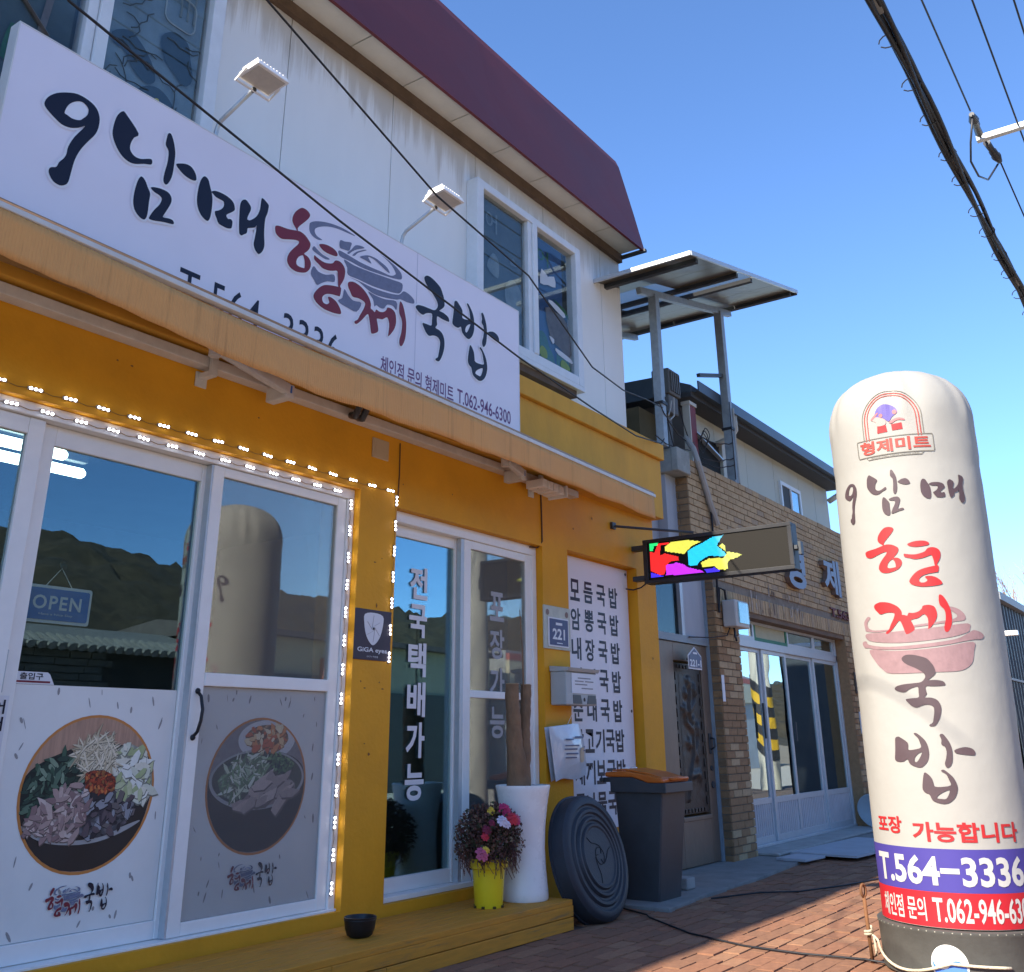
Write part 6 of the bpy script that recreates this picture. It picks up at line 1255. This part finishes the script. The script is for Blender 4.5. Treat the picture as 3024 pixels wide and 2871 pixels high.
cw = thing('cable_cluster', 'tangle of thin black and grey wires round the canopy posts', 'cable')
cb = MB()
r_ = random.Random(9)
for a, b_, sag in (((8.05,3.95,3.72),(9.28,4.12,3.90),.06),((8.2,3.97,4.10),(9.3,4.12,3.98),.12),((9.05,4.15,4.3),(9.3,4.12,3.95),.10),((9.42,4.13,4.1),(10.04,3.99,4.12),.05),((9.42,4.13,3.85),(10.04,3.99,3.95),.04),((9.42,4.13,3.80),(10.04,3.99,3.88),.05),((10.03,3.985,4.6),(10.02,3.985,3.7),0),((8.40,3.99,4.2),(8.6,4.15,4.0),.08),((8.42,3.99,3.95),(9.0,4.15,3.75),.1)):
    a, b_ = Vector(a), Vector(b_)
    cb.tube([a.lerp(b_, i/8)+Vector((0,0,-sag*4*(i/8)*(1-i/8)+r_.uniform(-.008,.008))) for i in range(9)], .006, 5)
for c_ in ((9.55,4.12,4.06),(9.52,4.12,4.02),(9.6,4.12,4.1)):
    cb.tube([(c_[0]+.09*math.cos(t_)+.02*math.sin(3*t_), c_[1]-.02*math.sin(t_), c_[2]+.10*math.sin(t_)) for t_ in [i*.45 for i in range(16)]], .005, 5)
cb.build('wires', mat('wire_black',(.02,.02,.022),.6), cw)
cb = MB(); cb.tube([(8.42,3.98,4.02),(8.62,4.05,4.15),(8.66,4.05,4.25)], .008, 5).tube([(8.45,3.98,3.98),(8.7,4.05,4.1),(8.72,4.05,4.3)], .008, 5).tube([(10.13,3.985,4.55),(10.10,3.98,4.1),(10.11,3.98,3.68)], .01, 6)
cb.build('pale_wires', mat('wire_pale',(.40,.39,.35),.6), cw)
MB().box(10.025,10.135,3.98,4.10,4.28,4.31).build('tie', black, cw); MB().box(8.32,8.43,3.985,4.095,4.12,4.15).build('tie', black, cw)

# ------------------------------------------------------------------ overhead wires
def wire(name, label, pts, r, group=None, mt=None):
    W = thing(name, label, 'cable', group)
    MB().tube(pts, r, 6).build('strand', mt or mat('wire_black',(.02,.02,.022)), W, smooth=True)
    return W
def sagl(a, b_, s_, n=24):
    a, b_ = Vector(a), Vector(b_); return [a.lerp(b_, i/n)+Vector((0,0,-4*s_*(i/n)*(1-i/n))) for i in range(n+1)]
wire('service_wire', 'black service wire slanting across the signboard lettering', [(-1.6,1.9,4.55),(0.2,2.45,4.05),(1.47,3.0,3.62),(2.05,3.19,3.69),(3.20,3.31,3.59),(4.90,3.348,3.372),(6.3,3.60,3.44),(7.3,3.77,3.50),(8.05,3.90,3.63),(8.30,3.985,3.75)], .0062, 'service wires in front of the restaurant')
wire('service_wire', 'black service wire crossing the white wall and the right upper window', [(-.8,2.2,5.75),(1.2,2.75,4.9),(2.36,3.0,4.26),(3.62,3.0,3.83),(4.81,3.20,3.877),(6.12,3.50,3.71),(6.98,3.70,3.81),(7.75,3.88,3.98),(8.34,4.0,4.08)], .0062, 'service wires in front of the restaurant')
BC = thing('cable_bundle', 'thick twisted bundle of black telephone cables overhead', 'cable')
wk = mat('wire_black',(.02,.02,.022))
for k in range(7):
    pts = []
    for i in range(90):
        X = -3+24*i/89; a = k*.9+X*1.1*(1 if k % 2 else -.7); rr = .033+.012*math.sin(X*1.7+k)
        if k == 6: rr = .075*abs(math.sin(X*.9)); a = 1.2
        pts.append((X, 1.08+rr*math.cos(a), 6.0+rr*math.sin(a)-.05*math.sin((X+3)/24*math.pi)))
    MB().tube(pts, .020 if k < 5 else .012, 6).build('cable', wk, BC, smooth=True)
hg = MB()
for i in range(26):
    X = 3.5+.62*i+rnd.uniform(-.1,.1); hg.tube([(X, 1.08+.075*math.cos(t_)+.03, 5.96+.06*math.sin(t_)) for t_ in [q*.52 for q in range(12)]], .0055, 5)
hg.build('lashing_rings', wk, BC)['kind'] = 'stuff'
sp_ = MB()
for X in (5.9,8.5,11.5): sp_.box(X,X+.35,1.045,1.10,5.93,5.96)
sp_.build('splice_tags', mat('splice_grey',(.22,.22,.21),.5), BC)
wire('overhead_wire', 'overhead power wire ending at the insulator on the crossarm', [(-3,1.08,8.1),(5,1.13,8.0),(11.25,1.135,8.02)], .010, 'power wires over the street')
wire('overhead_wire', 'overhead power wire right of the crossarm insulators', [(-3,.70,8.1),(6,.71,8.0),(13,.72,8.02),(24,.72,8.1)], .010, 'power wires over the street')
wire('overhead_wire', 'overhead power wire at the top right corner of the view', [(-3,.36,8.1),(6,.37,8.0),(13,.37,8.02),(24,.37,8.1)], .010, 'power wires over the street')
wire('overhead_wire', 'overhead power wire leaving the far side of the crossarm', [(12.65,1.05,7.99),(18,1.02,7.93),(24,1.0,8.0)], .010, 'power wires over the street')
UP = thing('utility_pole', 'concrete utility pole with a white steel crossarm and dark insulators', 'pole')
MB().lathe([(.19,-.14),(.12,10.5),(.001,10.5)], (11.95,-.72,0), 20).build('shaft', concrete, UP, smooth=True)
MB().box(11.90,11.98,-.9,1.20,7.98,8.055).build('crossarm', mat('crossarm_white',(.62,.62,.58),.5,.08), UP, bevel=.004)
ins = mat('insulator_dark', (.035,.035,.04), .45)
def insul(x0, x1, y0, y1):
    b = MB(); a, c_ = Vector((x0,y0,8.02)), Vector((x1,y1,8.0)); d = c_-a
    b.tube([a, a+d*.12, a+d*.13, a+d*.5, a+d*.52, a+d*.72, a+d*.74, c_], [.014,.014,.045,.038,.05,.05,.06,.03], 10); return b.build('insulator', ins, UP, smooth=50)
insul(11.90,11.30,1.15,1.135); insul(12.0,12.62,1.12,1.055)
MB().tube([(11.33,1.135,7.97),(11.45,1.22,7.72),(11.65,1.28,7.58),(11.95,1.26,7.52),(12.3,1.2,7.62),(12.58,1.08,7.95)], .013, 6).build('jumper', ins, UP, smooth=True)

# ------------------------------------------------------------------ inflatable advertising column
AC = thing('inflatable_column', 'tall white inflatable advertising column with brush lettering and blue and red bands', 'advertising column')
CX, CY = 5.755, 1.312
PH0 = math.atan2(-CY, -CX)
def ctr(z): return CY-.024*(z-.9)
def crad(z):
    r = .367+.009*z
    if z > 2.66: f_ = min(1,(z-2.66)/.375); r *= max(0.0,(1-f_**2.6))**(1/2.2)
    return r
colm = mat('column_fabric', (.46,.445,.405), .65, .03, 3, .35, 9, spec=.2, dark=(2.5,.60,.25), darkcol=(.40,.38,.34))
t = colm.node_tree; N = t.nodes; L = t.links; p = N['Principled BSDF']
tl = N.new('ShaderNodeBsdfTranslucent'); tl.inputs[0].default_value = (.42,.38,.32,1); mxs = N.new('ShaderNodeMixShader'); mxs.inputs[0].default_value = .25
L.new(p.outputs[0], mxs.inputs[1]); L.new(tl.outputs[0], mxs.inputs[2]); L.new(mxs.outputs[0], N['Material Output'].inputs[0])
def cwr(a, z):
    wr_ = .0055*noise.noise((math.cos(a)*1.3, math.sin(a)*1.3, z*1.6))+.003*noise.noise((math.cos(a)*3, math.sin(a)*3, z*3))
    if z > 2.62: wr_ += .006*math.sin(a*14+math.sin(a*5)*2)*min(1,(z-2.62)/.12)*(1 if z < 2.95 else .4)
    if abs(z-2.43) < .06: wr_ -= .006*(1-abs(z-2.43)/.06)
    return wr_
def cpt(ang, z, off=0.):
    r = crad(z)+off+cwr(ang, z)
    return (CX+r*math.cos(PH0+ang), ctr(z)+r*math.sin(PH0+ang), z)
zz = [.222,.26,.3,.37,.45,.5,.56]+[.56+.0525*i for i in range(1,41)]+[2.66+.375*q for q in (.08,.16,.25,.35,.45,.55,.65,.74,.82,.88,.93,.965,.985,.997)]
n = 96; vv = []; ff = []; fm = []
for z in zz:
    for j in range(n):
        a = 2*math.pi*j/n
        vv.append(cpt(a, z))
for i in range(len(zz)-1):
    for j in range(n): ff.append((i*n+j, i*n+(j+1)%n, (i+1)*n+(j+1)%n, (i+1)*n+j))
ff.append(tuple((len(zz)-1)*n+j for j in range(n)))
MB().add(vv, ff).build('fabric_tube', colm, AC, smooth=True)
def band(name, z0, z1, mt):
    vv = []; ff = []
    for z in [z0+(z1-z0)*q/5 for q in range(6)]:
        for j in range(n): vv.append(cpt(2*math.pi*j/n, z, .0012))
    for i in range(5):
        for j in range(n): ff.append((i*n+j, i*n+(j+1)%n, (i+1)*n+(j+1)%n, (i+1)*n+j))
    return MB().add(vv, ff).build(name, mt, AC, smooth=True)
band('blue_band', .372, .556, mat('band_blue',(.055,.042,.24),.6,.06)); band('red_band', .224, .3715, mat('band_red',(.42,.012,.02),.6,.06))
def cprint(name, parts, mt, off=.0028): return flat(name, parts, lambda a,z,k=0: cpt(a, z, off+.0002*k), mt, AC, cut=.05)
pot_l = [[(-.964+x*1.75, 1.352+y*.318) for x, y in l] for l in POTC]
cprint('pot_print', [fill2d([smooth_loop(l)]) for l in pot_l], pot_pink, .0022)
BX = {'9':(-1.0,-.73,2.14,2.36),'남':(-.54,.04,2.15,2.39),'매':(.165,.785,2.2,2.35),'형':(-.695,.305,1.77,2.09),'제':(-.65,.345,1.54,1.725),'국':(-.486,.155,1.10,1.44),'밥':(-.60,.41,.752,1.07)}
for ch, b_ in BX.items(): cprint('brush_letter', glyph_parts(ch, *b_), red_bright if ch in '형제' else ink_grey, .0036)
cprint('takeout_line', [boxed('포장', -1.09,-.62,.612,.69,.03), boxed('가능합니다', -.48,.89,.585,.672,.03)], red_bright)
wv = mat('white_print', (.48,.47,.44), .6, .02)
cprint('phone_line', [boxed('T.564−3336', -1.19, .90, .398, .525, .03)], wv, .0034)
cprint('franchise_words', [boxed('체인점 문의', -1.16,-.42,.246,.345,.015)], wv, .0034); cprint('franchise_number', [boxed('T.062-946-6300', -.33,.98,.246,.35,.02)], wv, .0034)
# emblem: arch, two figures in aprons, shop name ribbon
lg = mat('logo_line', (.17,.155,.125), .6); lr = mat('logo_red',(.36,.055,.04),.6); lp_ = mat('logo_pink',(.42,.15,.15),.6); lb = mat('logo_violet',(.13,.10,.32),.6); ls = mat('logo_skin',(.42,.31,.28),.6)
def strip(pts, wd):
    # ribbon of constant width along an open line (angle is scaled to metres)
    K = .39; out = []
    P = [Vector((a*K, z)) for a, z in pts]; Lf = []; Rt = []
    for i, q in enumerate(P):
        d = (P[min(i+1,len(P)-1)]-P[max(i-1,0)]).normalized(); nrm_ = Vector((-d.y,d.x))*wd/2
        Lf.append(((q+nrm_).x/K,(q+nrm_).y)); Rt.append(((q-nrm_).x/K,(q-nrm_).y))
    v = Lf+Rt; m_ = len(P); return (v, [(i,i+1,m_+i+1,m_+i) for i in range(m_-1)])
AMID = -.10
def arch(w_, zb, zt): return [(AMID-w_,zb)]+[(AMID-w_*math.cos(t_), zt-w_*.39+w_*.39*math.sin(t_)) for t_ in [math.pi*i/20 for i in range(21)]]+[(AMID+w_,zb)]
cprint('emblem_outline', [strip(arch(.40,2.575,2.835), .0045)], lg)
cprint('emblem_arch', [strip(arch(.365,2.565,2.820), .006), strip(arch(.325,2.565,2.806), .005)], lr)
rb = rounded(AMID-.515, AMID+.515, 2.478, 2.572, .012); rb = rb+[rb[0]]
cprint('emblem_ribbon', [strip(rb, .0045), strip([(AMID-.40,2.478),(AMID-.37,2.462),(AMID+.34,2.462),(AMID+.37,2.478)], .0045)], lg)
cprint('emblem_name', [boxed('형제미트', AMID-.47, AMID+.47, 2.490, 2.563, .03)], lr)
cprint('emblem_motto', [boxed('special meat makes special meal', AMID-.33, AMID+.30, 2.466, 2.475, 0)], lg)
em = lambda *q: [(AMID+u_, z) for u_, z in q]
cprint('emblem_figures', [fill2d([smooth_loop(em((-.21,2.695),(-.17,2.735),(-.08,2.755),(0,2.75),(.07,2.73),(.09,2.70),(.02,2.68),(-.03,2.655),(-.09,2.675),(-.15,2.685)))])], lb)
cprint('emblem_figures', [fill2d([em((-.20,2.598),(-.19,2.635),(-.075,2.638),(-.065,2.60))]), fill2d([em((.0,2.603),(-.005,2.638),(.13,2.642),(.135,2.606))])], red_bright)
cprint('emblem_figures', [fill2d([smooth_loop(em((-.27,2.68),(-.20,2.69),(-.12,2.68),(-.07,2.665),(-.085,2.64),(-.19,2.638),(-.20,2.66)))])], ls, .0034)
cprint('emblem_figures', [fill2d([smooth_loop(em((-.03,2.65),(.04,2.667),(.10,2.670),(.17,2.660),(.165,2.653),(.08,2.658),(.0,2.643)))]), fill2d([smooth_loop(em((-.27,2.683),(-.2,2.705),(-.15,2.713),(-.19,2.695),(-.25,2.676)))]), fill2d([ell(AMID+.055,2.705,.03,.013,12)]), fill2d([ell(AMID-.125,2.693,.025,.011,12)])], lp_, .0040)
# rubber base tub
tubm = mat('tub_rubber', (.075,.075,.068), .6, .2, 6, .15, 40, dark=(4,.6,.4), darkcol=(.16,.15,.12))
TB = MB().lathe([(.001,.0),(.375,.0),(.388,.01),(.392,.195),(.396,.2),(.396,.214),(.384,.216),(.001,.214)], (CX,CY+.016,0), 72).build('base_tub', tubm, AC, smooth=40)
rv = MB()
for k in range(64):
    a = 2*math.pi*k/64; rv.ball((CX+.393*math.cos(a), CY+.016+.393*math.sin(a), .208), .0045, 5, 4)
rv.build('rim_studs', mat('stud',(.30,.28,.22),.4), AC)['kind'] = 'stuff'
def tpt(a, z, off=.001, k=0): return (CX+(.389+off+.0004*k)*math.cos(PH0+a), CY+.016+(.389+off+.0004*k)*math.sin(PH0+a), z)
EA, EZ, ER = -.205, .078, .082
flat('emblem_disc', [fill2d([[(EA+ER/.39*math.cos(t_), EZ+ER*math.sin(t_)) for t_ in [i*.157 for i in range(40)]]])], lambda a,z,k=0: tpt(a,z,.0035,k), mat('emblem_white',(.78,.77,.70),.5), AC, cut=.05)
sw = [(ER*.92*math.cos(t_), ER*.92*math.sin(t_)) for t_ in [math.pi+i*.2 for i in range(16)]]+[(ER*.46+ER*.46*math.cos(t_), ER*.46*math.sin(t_)*.9) for t_ in [i*.3 for i in range(1,11)]]+[(-ER*.46+ER*.46*math.cos(t_), -ER*.46*math.sin(t_)*.9) for t_ in [i*.3 for i in range(1,10)]]
sw = [(x*math.cos(-.4)-y*math.sin(-.4), x*math.sin(-.4)+y*math.cos(-.4)) for x, y in sw]
flat('emblem_swirl', [fill2d([[(EA+x/.39, EZ+y) for x, y in sw]])], lambda a,z,k=0: tpt(a,z,.0048,k), mat('emblem_blue',(.08,.20,.62),.5), AC, cut=.05)
# stake, rope and power lead
ST = thing('steel_stake', 'rusty steel stake with a looped eye beside the inflatable column', 'stake')
rs = mat('rusty_steel', (.17,.075,.03), .8, .3, 30, .2, 60)
sx, sy = 5.622, 1.748
MB().tube([(sx+.035,sy+.012,-.004),(sx+.01,sy+.008,.12),(sx-.005,sy+.006,.30)], .0095, 8).build('rod', rs, ST, smooth=True)
MB().tube([(sx-.005+.018*math.sin(t_)*1.0, sy+.006-.006*math.sin(t_), .325-.028*math.cos(t_)) for t_ in [i*.35 for i in range(19)]], .007, 8).build('eye', rs, ST, smooth=True)
RO = thing('rope', 'cream rope knotted on the stake and running round the column tub', 'rope')
ropem = mat('rope_cream', (.58,.50,.36), .9, .15, 60, .5, 200)
rp_ = [(sx-.0,sy-.006,.135),(sx+.012,sy-.03,.11)]
A0 = math.atan2(sy-.05-CY-.016, sx-CX)
for i in range(22):
    a = A0+1.9*i/21; rp_.append((CX+.404*math.cos(a), CY+.016+.404*math.sin(a), .10-.06*math.sin(math.pi*min(1,i/14))-.001*i))
MB().tube(rp_, .0065, 7).build('line', ropem, RO, smooth=True)
kn = MB()
kn.tube([(sx+.005+.017*math.cos(t_), sy+.008+.017*math.sin(t_), .125+.006*t_/3) for t_ in [i*.5 for i in range(26)]], .006, 6).tube([(sx,sy-.012,.135),(sx-.02,sy-.02,.155),(sx-.032,sy-.02,.175)], .005, 6).tube([(sx+.01,sy-.014,.12),(sx+.012,sy-.022,.06),(sx+.02,sy-.016,.035),(sx+.03,sy-.01,.10)], .005, 6)
kn.build('knot', ropem, RO, smooth=True)
PLD = thing('extension_cord', 'thin black cord lying across the pavement to the inflatable column', 'cord')
MB().tube([(5.60,1.60,.012),(5.66,1.80,.010),(5.64,2.12,.008),(5.68,2.45,.007),(5.86,2.85,.007),(6.10,3.15,.007),(6.22,3.30,.007),(6.30,3.36,.008),(6.45,3.62,.008),(6.6,4.0,.012)], .0055, 6).build('lead', black, PLD, smooth=True)
P2 = thing('extension_cord', 'thin black cord lying on the pavement in front of the brick building', 'cord')
MB().tube([(7.15,3.30,.007),(7.55,3.10,.014),(7.8,2.9,.007),(8.3,2.72,.007),(9.1,2.55,.007),(9.9,2.45,.007)], .006, 6).build('lead', black, P2, smooth=True)
# ------------------------------------------------------------------ things lying in front of the brick shop
bdm = mat('pale_board', (.40,.42,.45), .75, .12, 5, dark=(4,.6,.4))
B1 = thing('loose_board', 'pale flat board lying on the pavement before the aluminium doors', 'board')
MB().prism([(9.92,3.74),(9.86,3.10),(11.6,2.98),(11.7,3.66)], 'z', .034, .052).build('sheet', bdm, B1)
MB().box(10.2,10.35,3.1,3.7,.0225,.0335).box(11.2,11.35,3.0,3.65,.0225,.0335).build('battens', concrete, B1)
B2 = thing('loose_slab', 'small pale slab beside the flat board on the pavement', 'slab')
MB().prism([(9.45,3.70),(9.42,3.42),(9.84,3.38),(9.87,3.66)], 'z', .0235, .047).build('slab', bdm, B2, bevel=.004)
B3 = thing('door_wedge', 'small grey concrete block at the foot of the bronze door', 'block')
MB().box(7.30,7.44,3.55,3.68,.0225,.10).build('block', concrete, B3, bevel=.01)
DS = thing('metal_dish', 'pale blue metal dish leaning against the far brick pillar', 'dish')
MD3 = Matrix.Rotation(rad(70),3,'Y') @ Matrix.Identity(3)
MB().lathe([(.001,.05),(.10,.035),(.20,.0),(.205,-.004),(.20,-.008),(.10,.028),(.001,.043)], (12.98,3.80,.235), 28, MD3).build('dish', mat('blue_enamel',(.36,.46,.52),.4,.1), DS, smooth=40)
MB().tube([(13.0,3.80,.03),(13.06,3.82,.24)], .018, 8).build('prop', rs, DS)
PT = thing('white_trough', 'pale block standing at the foot of the far brick pillar', 'block')
MB().box(13.22,14.1,3.70,3.955,.0225,.32).build('block', mat('pale_render',(.42,.41,.37),.85,.12,4), PT, bevel=.01)
WB = thing('projecting_bar', 'white horizontal bar projecting from the brick shop, seen behind the column', 'bar')
MB().box(13.78,13.86,2.03,3.96,2.215,2.275).build('bar', white_gloss, WB, bevel=.01)
# ------------------------------------------------------------------ far end of the street
SH = thing('corrugated_shed', 'dark corrugated metal shed at the far right of the street', 'shed')
cor = mat('dark_corrugated', (.055,.065,.075), .5, .15, 4, metal=.3)
b = MB(); Xa, Xb = 15.6, 24.0; k = 0; vv = []; ff = []
nseg = int((Xb-Xa)/.06)
for i in range(nseg+1):
    x = Xa+.06*i; y = 2.5+(.03 if (i//2) % 2 else 0)
    vv += [(x,y,0),(x,y,2.86)]
for i in range(nseg): ff.append((2*i,2*i+2,2*i+3,2*i+1))
b.add(vv, ff).build('wall_sheet', cor, SH)
MB().box(15.6,24,2.54,6.5,0,2.855).build('shed_body', cor, SH)
MB().prism([(2.42,2.86),(2.42,2.97),(4.5,3.1),(6.6,2.97),(6.6,2.86)], 'x', 15.5, 24.1).build('roof', mat('shed_trim',(.26,.28,.30),.5), SH)
MB().box(15.6,24,2.48,2.499,1.78,1.81).build('rail', mat('shed_trim',(.26,.28,.30)), SH)
TR = thing('bare_tree', 'leafless tree with fine brown twigs behind the corrugated shed', 'tree')
tr_b = MB(); r_ = random.Random(2)
def grow_br(p, d, l, r, lev):
    pts = [p]; q = p
    for i in range(3):
        d = (d+Vector((r_.uniform(-.18,.18),r_.uniform(-.18,.18),r_.uniform(-.03,.16)))).normalized(); q = q+d*l/3; pts.append(q)
    tr_b.tube(pts, [r, r*.85, r*.72, r*.6], 5 if lev > 1 else 7, False)
    if lev < 5:
        for k in range(3 if lev < 3 else 4):
            base = pts[-1] if k < 2 else pts[2]
            nd = (d+Vector((r_.uniform(-.8,.8),r_.uniform(-.8,.8),r_.uniform(-.1,.6)))).normalized(); grow_br(base, nd, l*r_.uniform(.58,.8), r*.58, lev+1)
grow_br(Vector((25.2,3.0,-.1)), Vector((0,0,1)), 1.7, .09, 0)
tw = mat('twig_brown', (.28,.19,.13), .9, .2)
tr_b.build('branches', tw, TR)
MB().tube([(25.2,3.0,-.14),(25.2,3.0,.9)], [.13,.09], 9).build('trunk', tw, TR, smooth=True)

# ------------------------------------------------------------------ across the road (mirrored in the glass)
hillm = mat('winter_wood', (.055,.043,.025), .95, .55, .5, .0, dark=(.15,.52,.7), darkcol=(.022,.024,.014), detail=10)
vv = []; ff = []; nx, ny = 420, 42
for i in range(nx+1):
    for k in range(ny+1):
        X = -420+900*i/nx; Y = -70-140*k/ny
        ridge = 38+14*noise.noise((X*.006,1.7,0))+7*noise.noise((X*.02,4.1,0))+(10 if X < 60 else 10-.05*(X-60))*.6
        z = ridge*math.sin(min(1,k/ny)*math.pi/2)**1.2+2.2*noise.noise((X*.22,Y*.22,0))*(k > 2)+2.4*abs(noise.noise((X*.55,Y*.55,3)))*(k > 2)+1.2*noise.noise((X*1.3,Y*1.3,7))*(k > 2)
        vv.append((X, Y, z-.3))
for i in range(nx):
    for k in range(ny): ff.append((i*(ny+1)+k,(i+1)*(ny+1)+k,(i+1)*(ny+1)+k+1,i*(ny+1)+k+1))
o = MB().add(vv, ff).build('hill', hillm, smooth=True); tag(o, kind='structure')
st = mat('stacked_stone', (.105,.10,.085), .9, .3, 8, .4, 30)
OW = thing('stone_house', 'low stone-faced house with a ridged tile eave across the road', 'house')
MB().box(-3,14,-13,-9.42,-.14,2.7).build('wall_core', mat('stone_joint',(.03,.03,.028),.95), OW)
b = MB(); r_ = random.Random(6)
for r in range(21):
    x = 1.0-r_.uniform(0,.3); z = -.1+.133*r
    while x < 11.5:
        l = r_.uniform(.3,.75); d = r_.uniform(0,.05); b.box(x,x+l-.02,-9.42+.0,-9.36+d,z,z+.115); x += l
o = b.build('stone_facing', st, OW); o['kind'] = 'stuff'
b = MB()
for i in range(85): b.tube([(-3+.2*i,-9.1,2.72),(-3+.2*i,-9.6,2.95)], .075, 8)
o = b.build('eave_tiles', mat('eave_tile',(.20,.195,.18),.8,.2), OW); o['kind'] = 'stuff'
MB().prism([(-9.15,2.70),(-9.15,2.8),(-11,3.3),(-13.2,2.8),(-13.2,2.7)], 'x', -3.2, 14.2).build('roof', mat('eave_tile',(.20,.195,.18)), OW)
MB().box(2.2,2.32,-9.30,-9.18,-.14,2.7).build('door_post', mat('post_cream',(.50,.46,.30),.7), OW); MB().box(3.1,3.2,-9.30,-9.18,-.14,2.7).build('door_post', mat('post_cream',(.50,.46,.30)), OW)
MB().box(5.2,8.2,-9.31,-9.2,-.1,.9).build('green_panel', mat('green_panel',(.03,.08,.04),.6), OW)
CH = thing('cream_house', 'cream-walled house with a red brick pier across the road', 'house')
MB().box(14.6,24,-14,-9.3,-.14,3.3).build('wall', mat('cream_wall',(.50,.47,.30),.8,.1,2), CH)
MB().box(17.2,17.9,-9.28,-9.1,-.14,2.9).build('brick_pier', mat('red_brick_pier',(.30,.09,.05),.9,.2,12), CH)
MB().box(14.65,17.1,-9.29,-9.2,-.14,2.5).box(18.0,23.9,-9.29,-9.2,-.14,2.2).build('shutter', mat('shutter_dark',(.05,.06,.06),.6), CH)
MB().prism([(-9.0,3.3),(-9.0,3.42),(-11.5,3.7),(-14.3,3.4),(-14.3,3.3)], 'x', 14.3, 24.3).build('roof', mat('flat_roof',(.13,.11,.10),.8,.2), CH)
DS2 = thing('dark_shop', 'blue-grey shop with a pale fascia across the road', 'shop')
MB().box(25,46,-15,-9.4,-.14,3.6).build('wall', mat('shop_bluegrey',(.34,.37,.40),.7,.15,2), DS2)
MB().box(25,46,-9.39,-9.25,2.5,3.3).build('fascia', mat('shop_fascia',(.48,.47,.38),.7,.1,1), DS2); MB().box(25,46,-9.38,-9.24,3.3,3.5).build('red_stripe', mat('shop_stripe',(.40,.13,.12),.7), DS2)
PP = thing('striped_pole', 'concrete street pole with yellow and black warning stripes', 'pole')
MB().lathe([(.21,-.14),(.16,7.0),(.001,7.0)], (22.6,-.55,0), 24).build('shaft', mat('pale_concrete',(.46,.43,.36),.85,.12,5), PP, smooth=True)
stp = MB(); 
for k in range(7):
    vv = []; ff = []
    for i in range(25):
        a = 2*math.pi*i/24; z0 = .75+.22*k+.16*math.cos(a+1.2)
        vv += [(22.6+.214*math.cos(a),-.55+.214*math.sin(a),z0),(22.6+.214*math.cos(a),-.55+.214*math.sin(a),z0+.22)]
    for i in range(24): ff.append((2*i,2*i+2,2*i+3,2*i+1))
    stp.cur = k % 2; stp.add(vv, ff)
stp.build('warning_stripes', [mat('stripe_black',(.03,.03,.035),.6), mat('stripe_yellow',(.60,.36,.03),.6)], PP)
BS = thing('bus_shelter', 'small bus shelter with a curved dark roof beside the striped pole', 'shelter')
vv = []; ff = []
for i in range(13):
    a = math.pi*i/12; vv += [(27+1.6*math.cos(a),-.8,2.1+.75*math.sin(a)),(27+1.6*math.cos(a),.5,2.1+.75*math.sin(a))]
for i in range(12): ff.append((2*i,2*i+1,2*i+3,2*i+2))
o = MB().add(vv, ff).build('roof', mat('shelter_roof',(.06,.075,.085),.5), BS, smooth=True); o.modifiers.new('s','SOLIDIFY').thickness = .04
for X in (25.5,28.5): MB().box(X-.05,X+.05,-.75,-.65,-.01,2.1).box(X-.05,X+.05,.35,.45,-.01,2.1).build('post', mat('post_cream',(.5,.46,.3)), BS)
for nm, lab, x, col_ in (('orange_board','orange upright advertising board near the bus shelter',29.3,(.62,.22,.06)),('blue_board','blue upright board beside the orange board',30.4,(.06,.16,.22))):
    T = thing(nm, lab, 'board'); MB().box(x,x+.7,-.6,-.5,0,2.0).build('panel', mat(nm+'_paint',col_,.6), T, bevel=.01); MB().box(x+.3,x+.4,-.499,-.42,0,1.2).build('stand', dsteel, T)
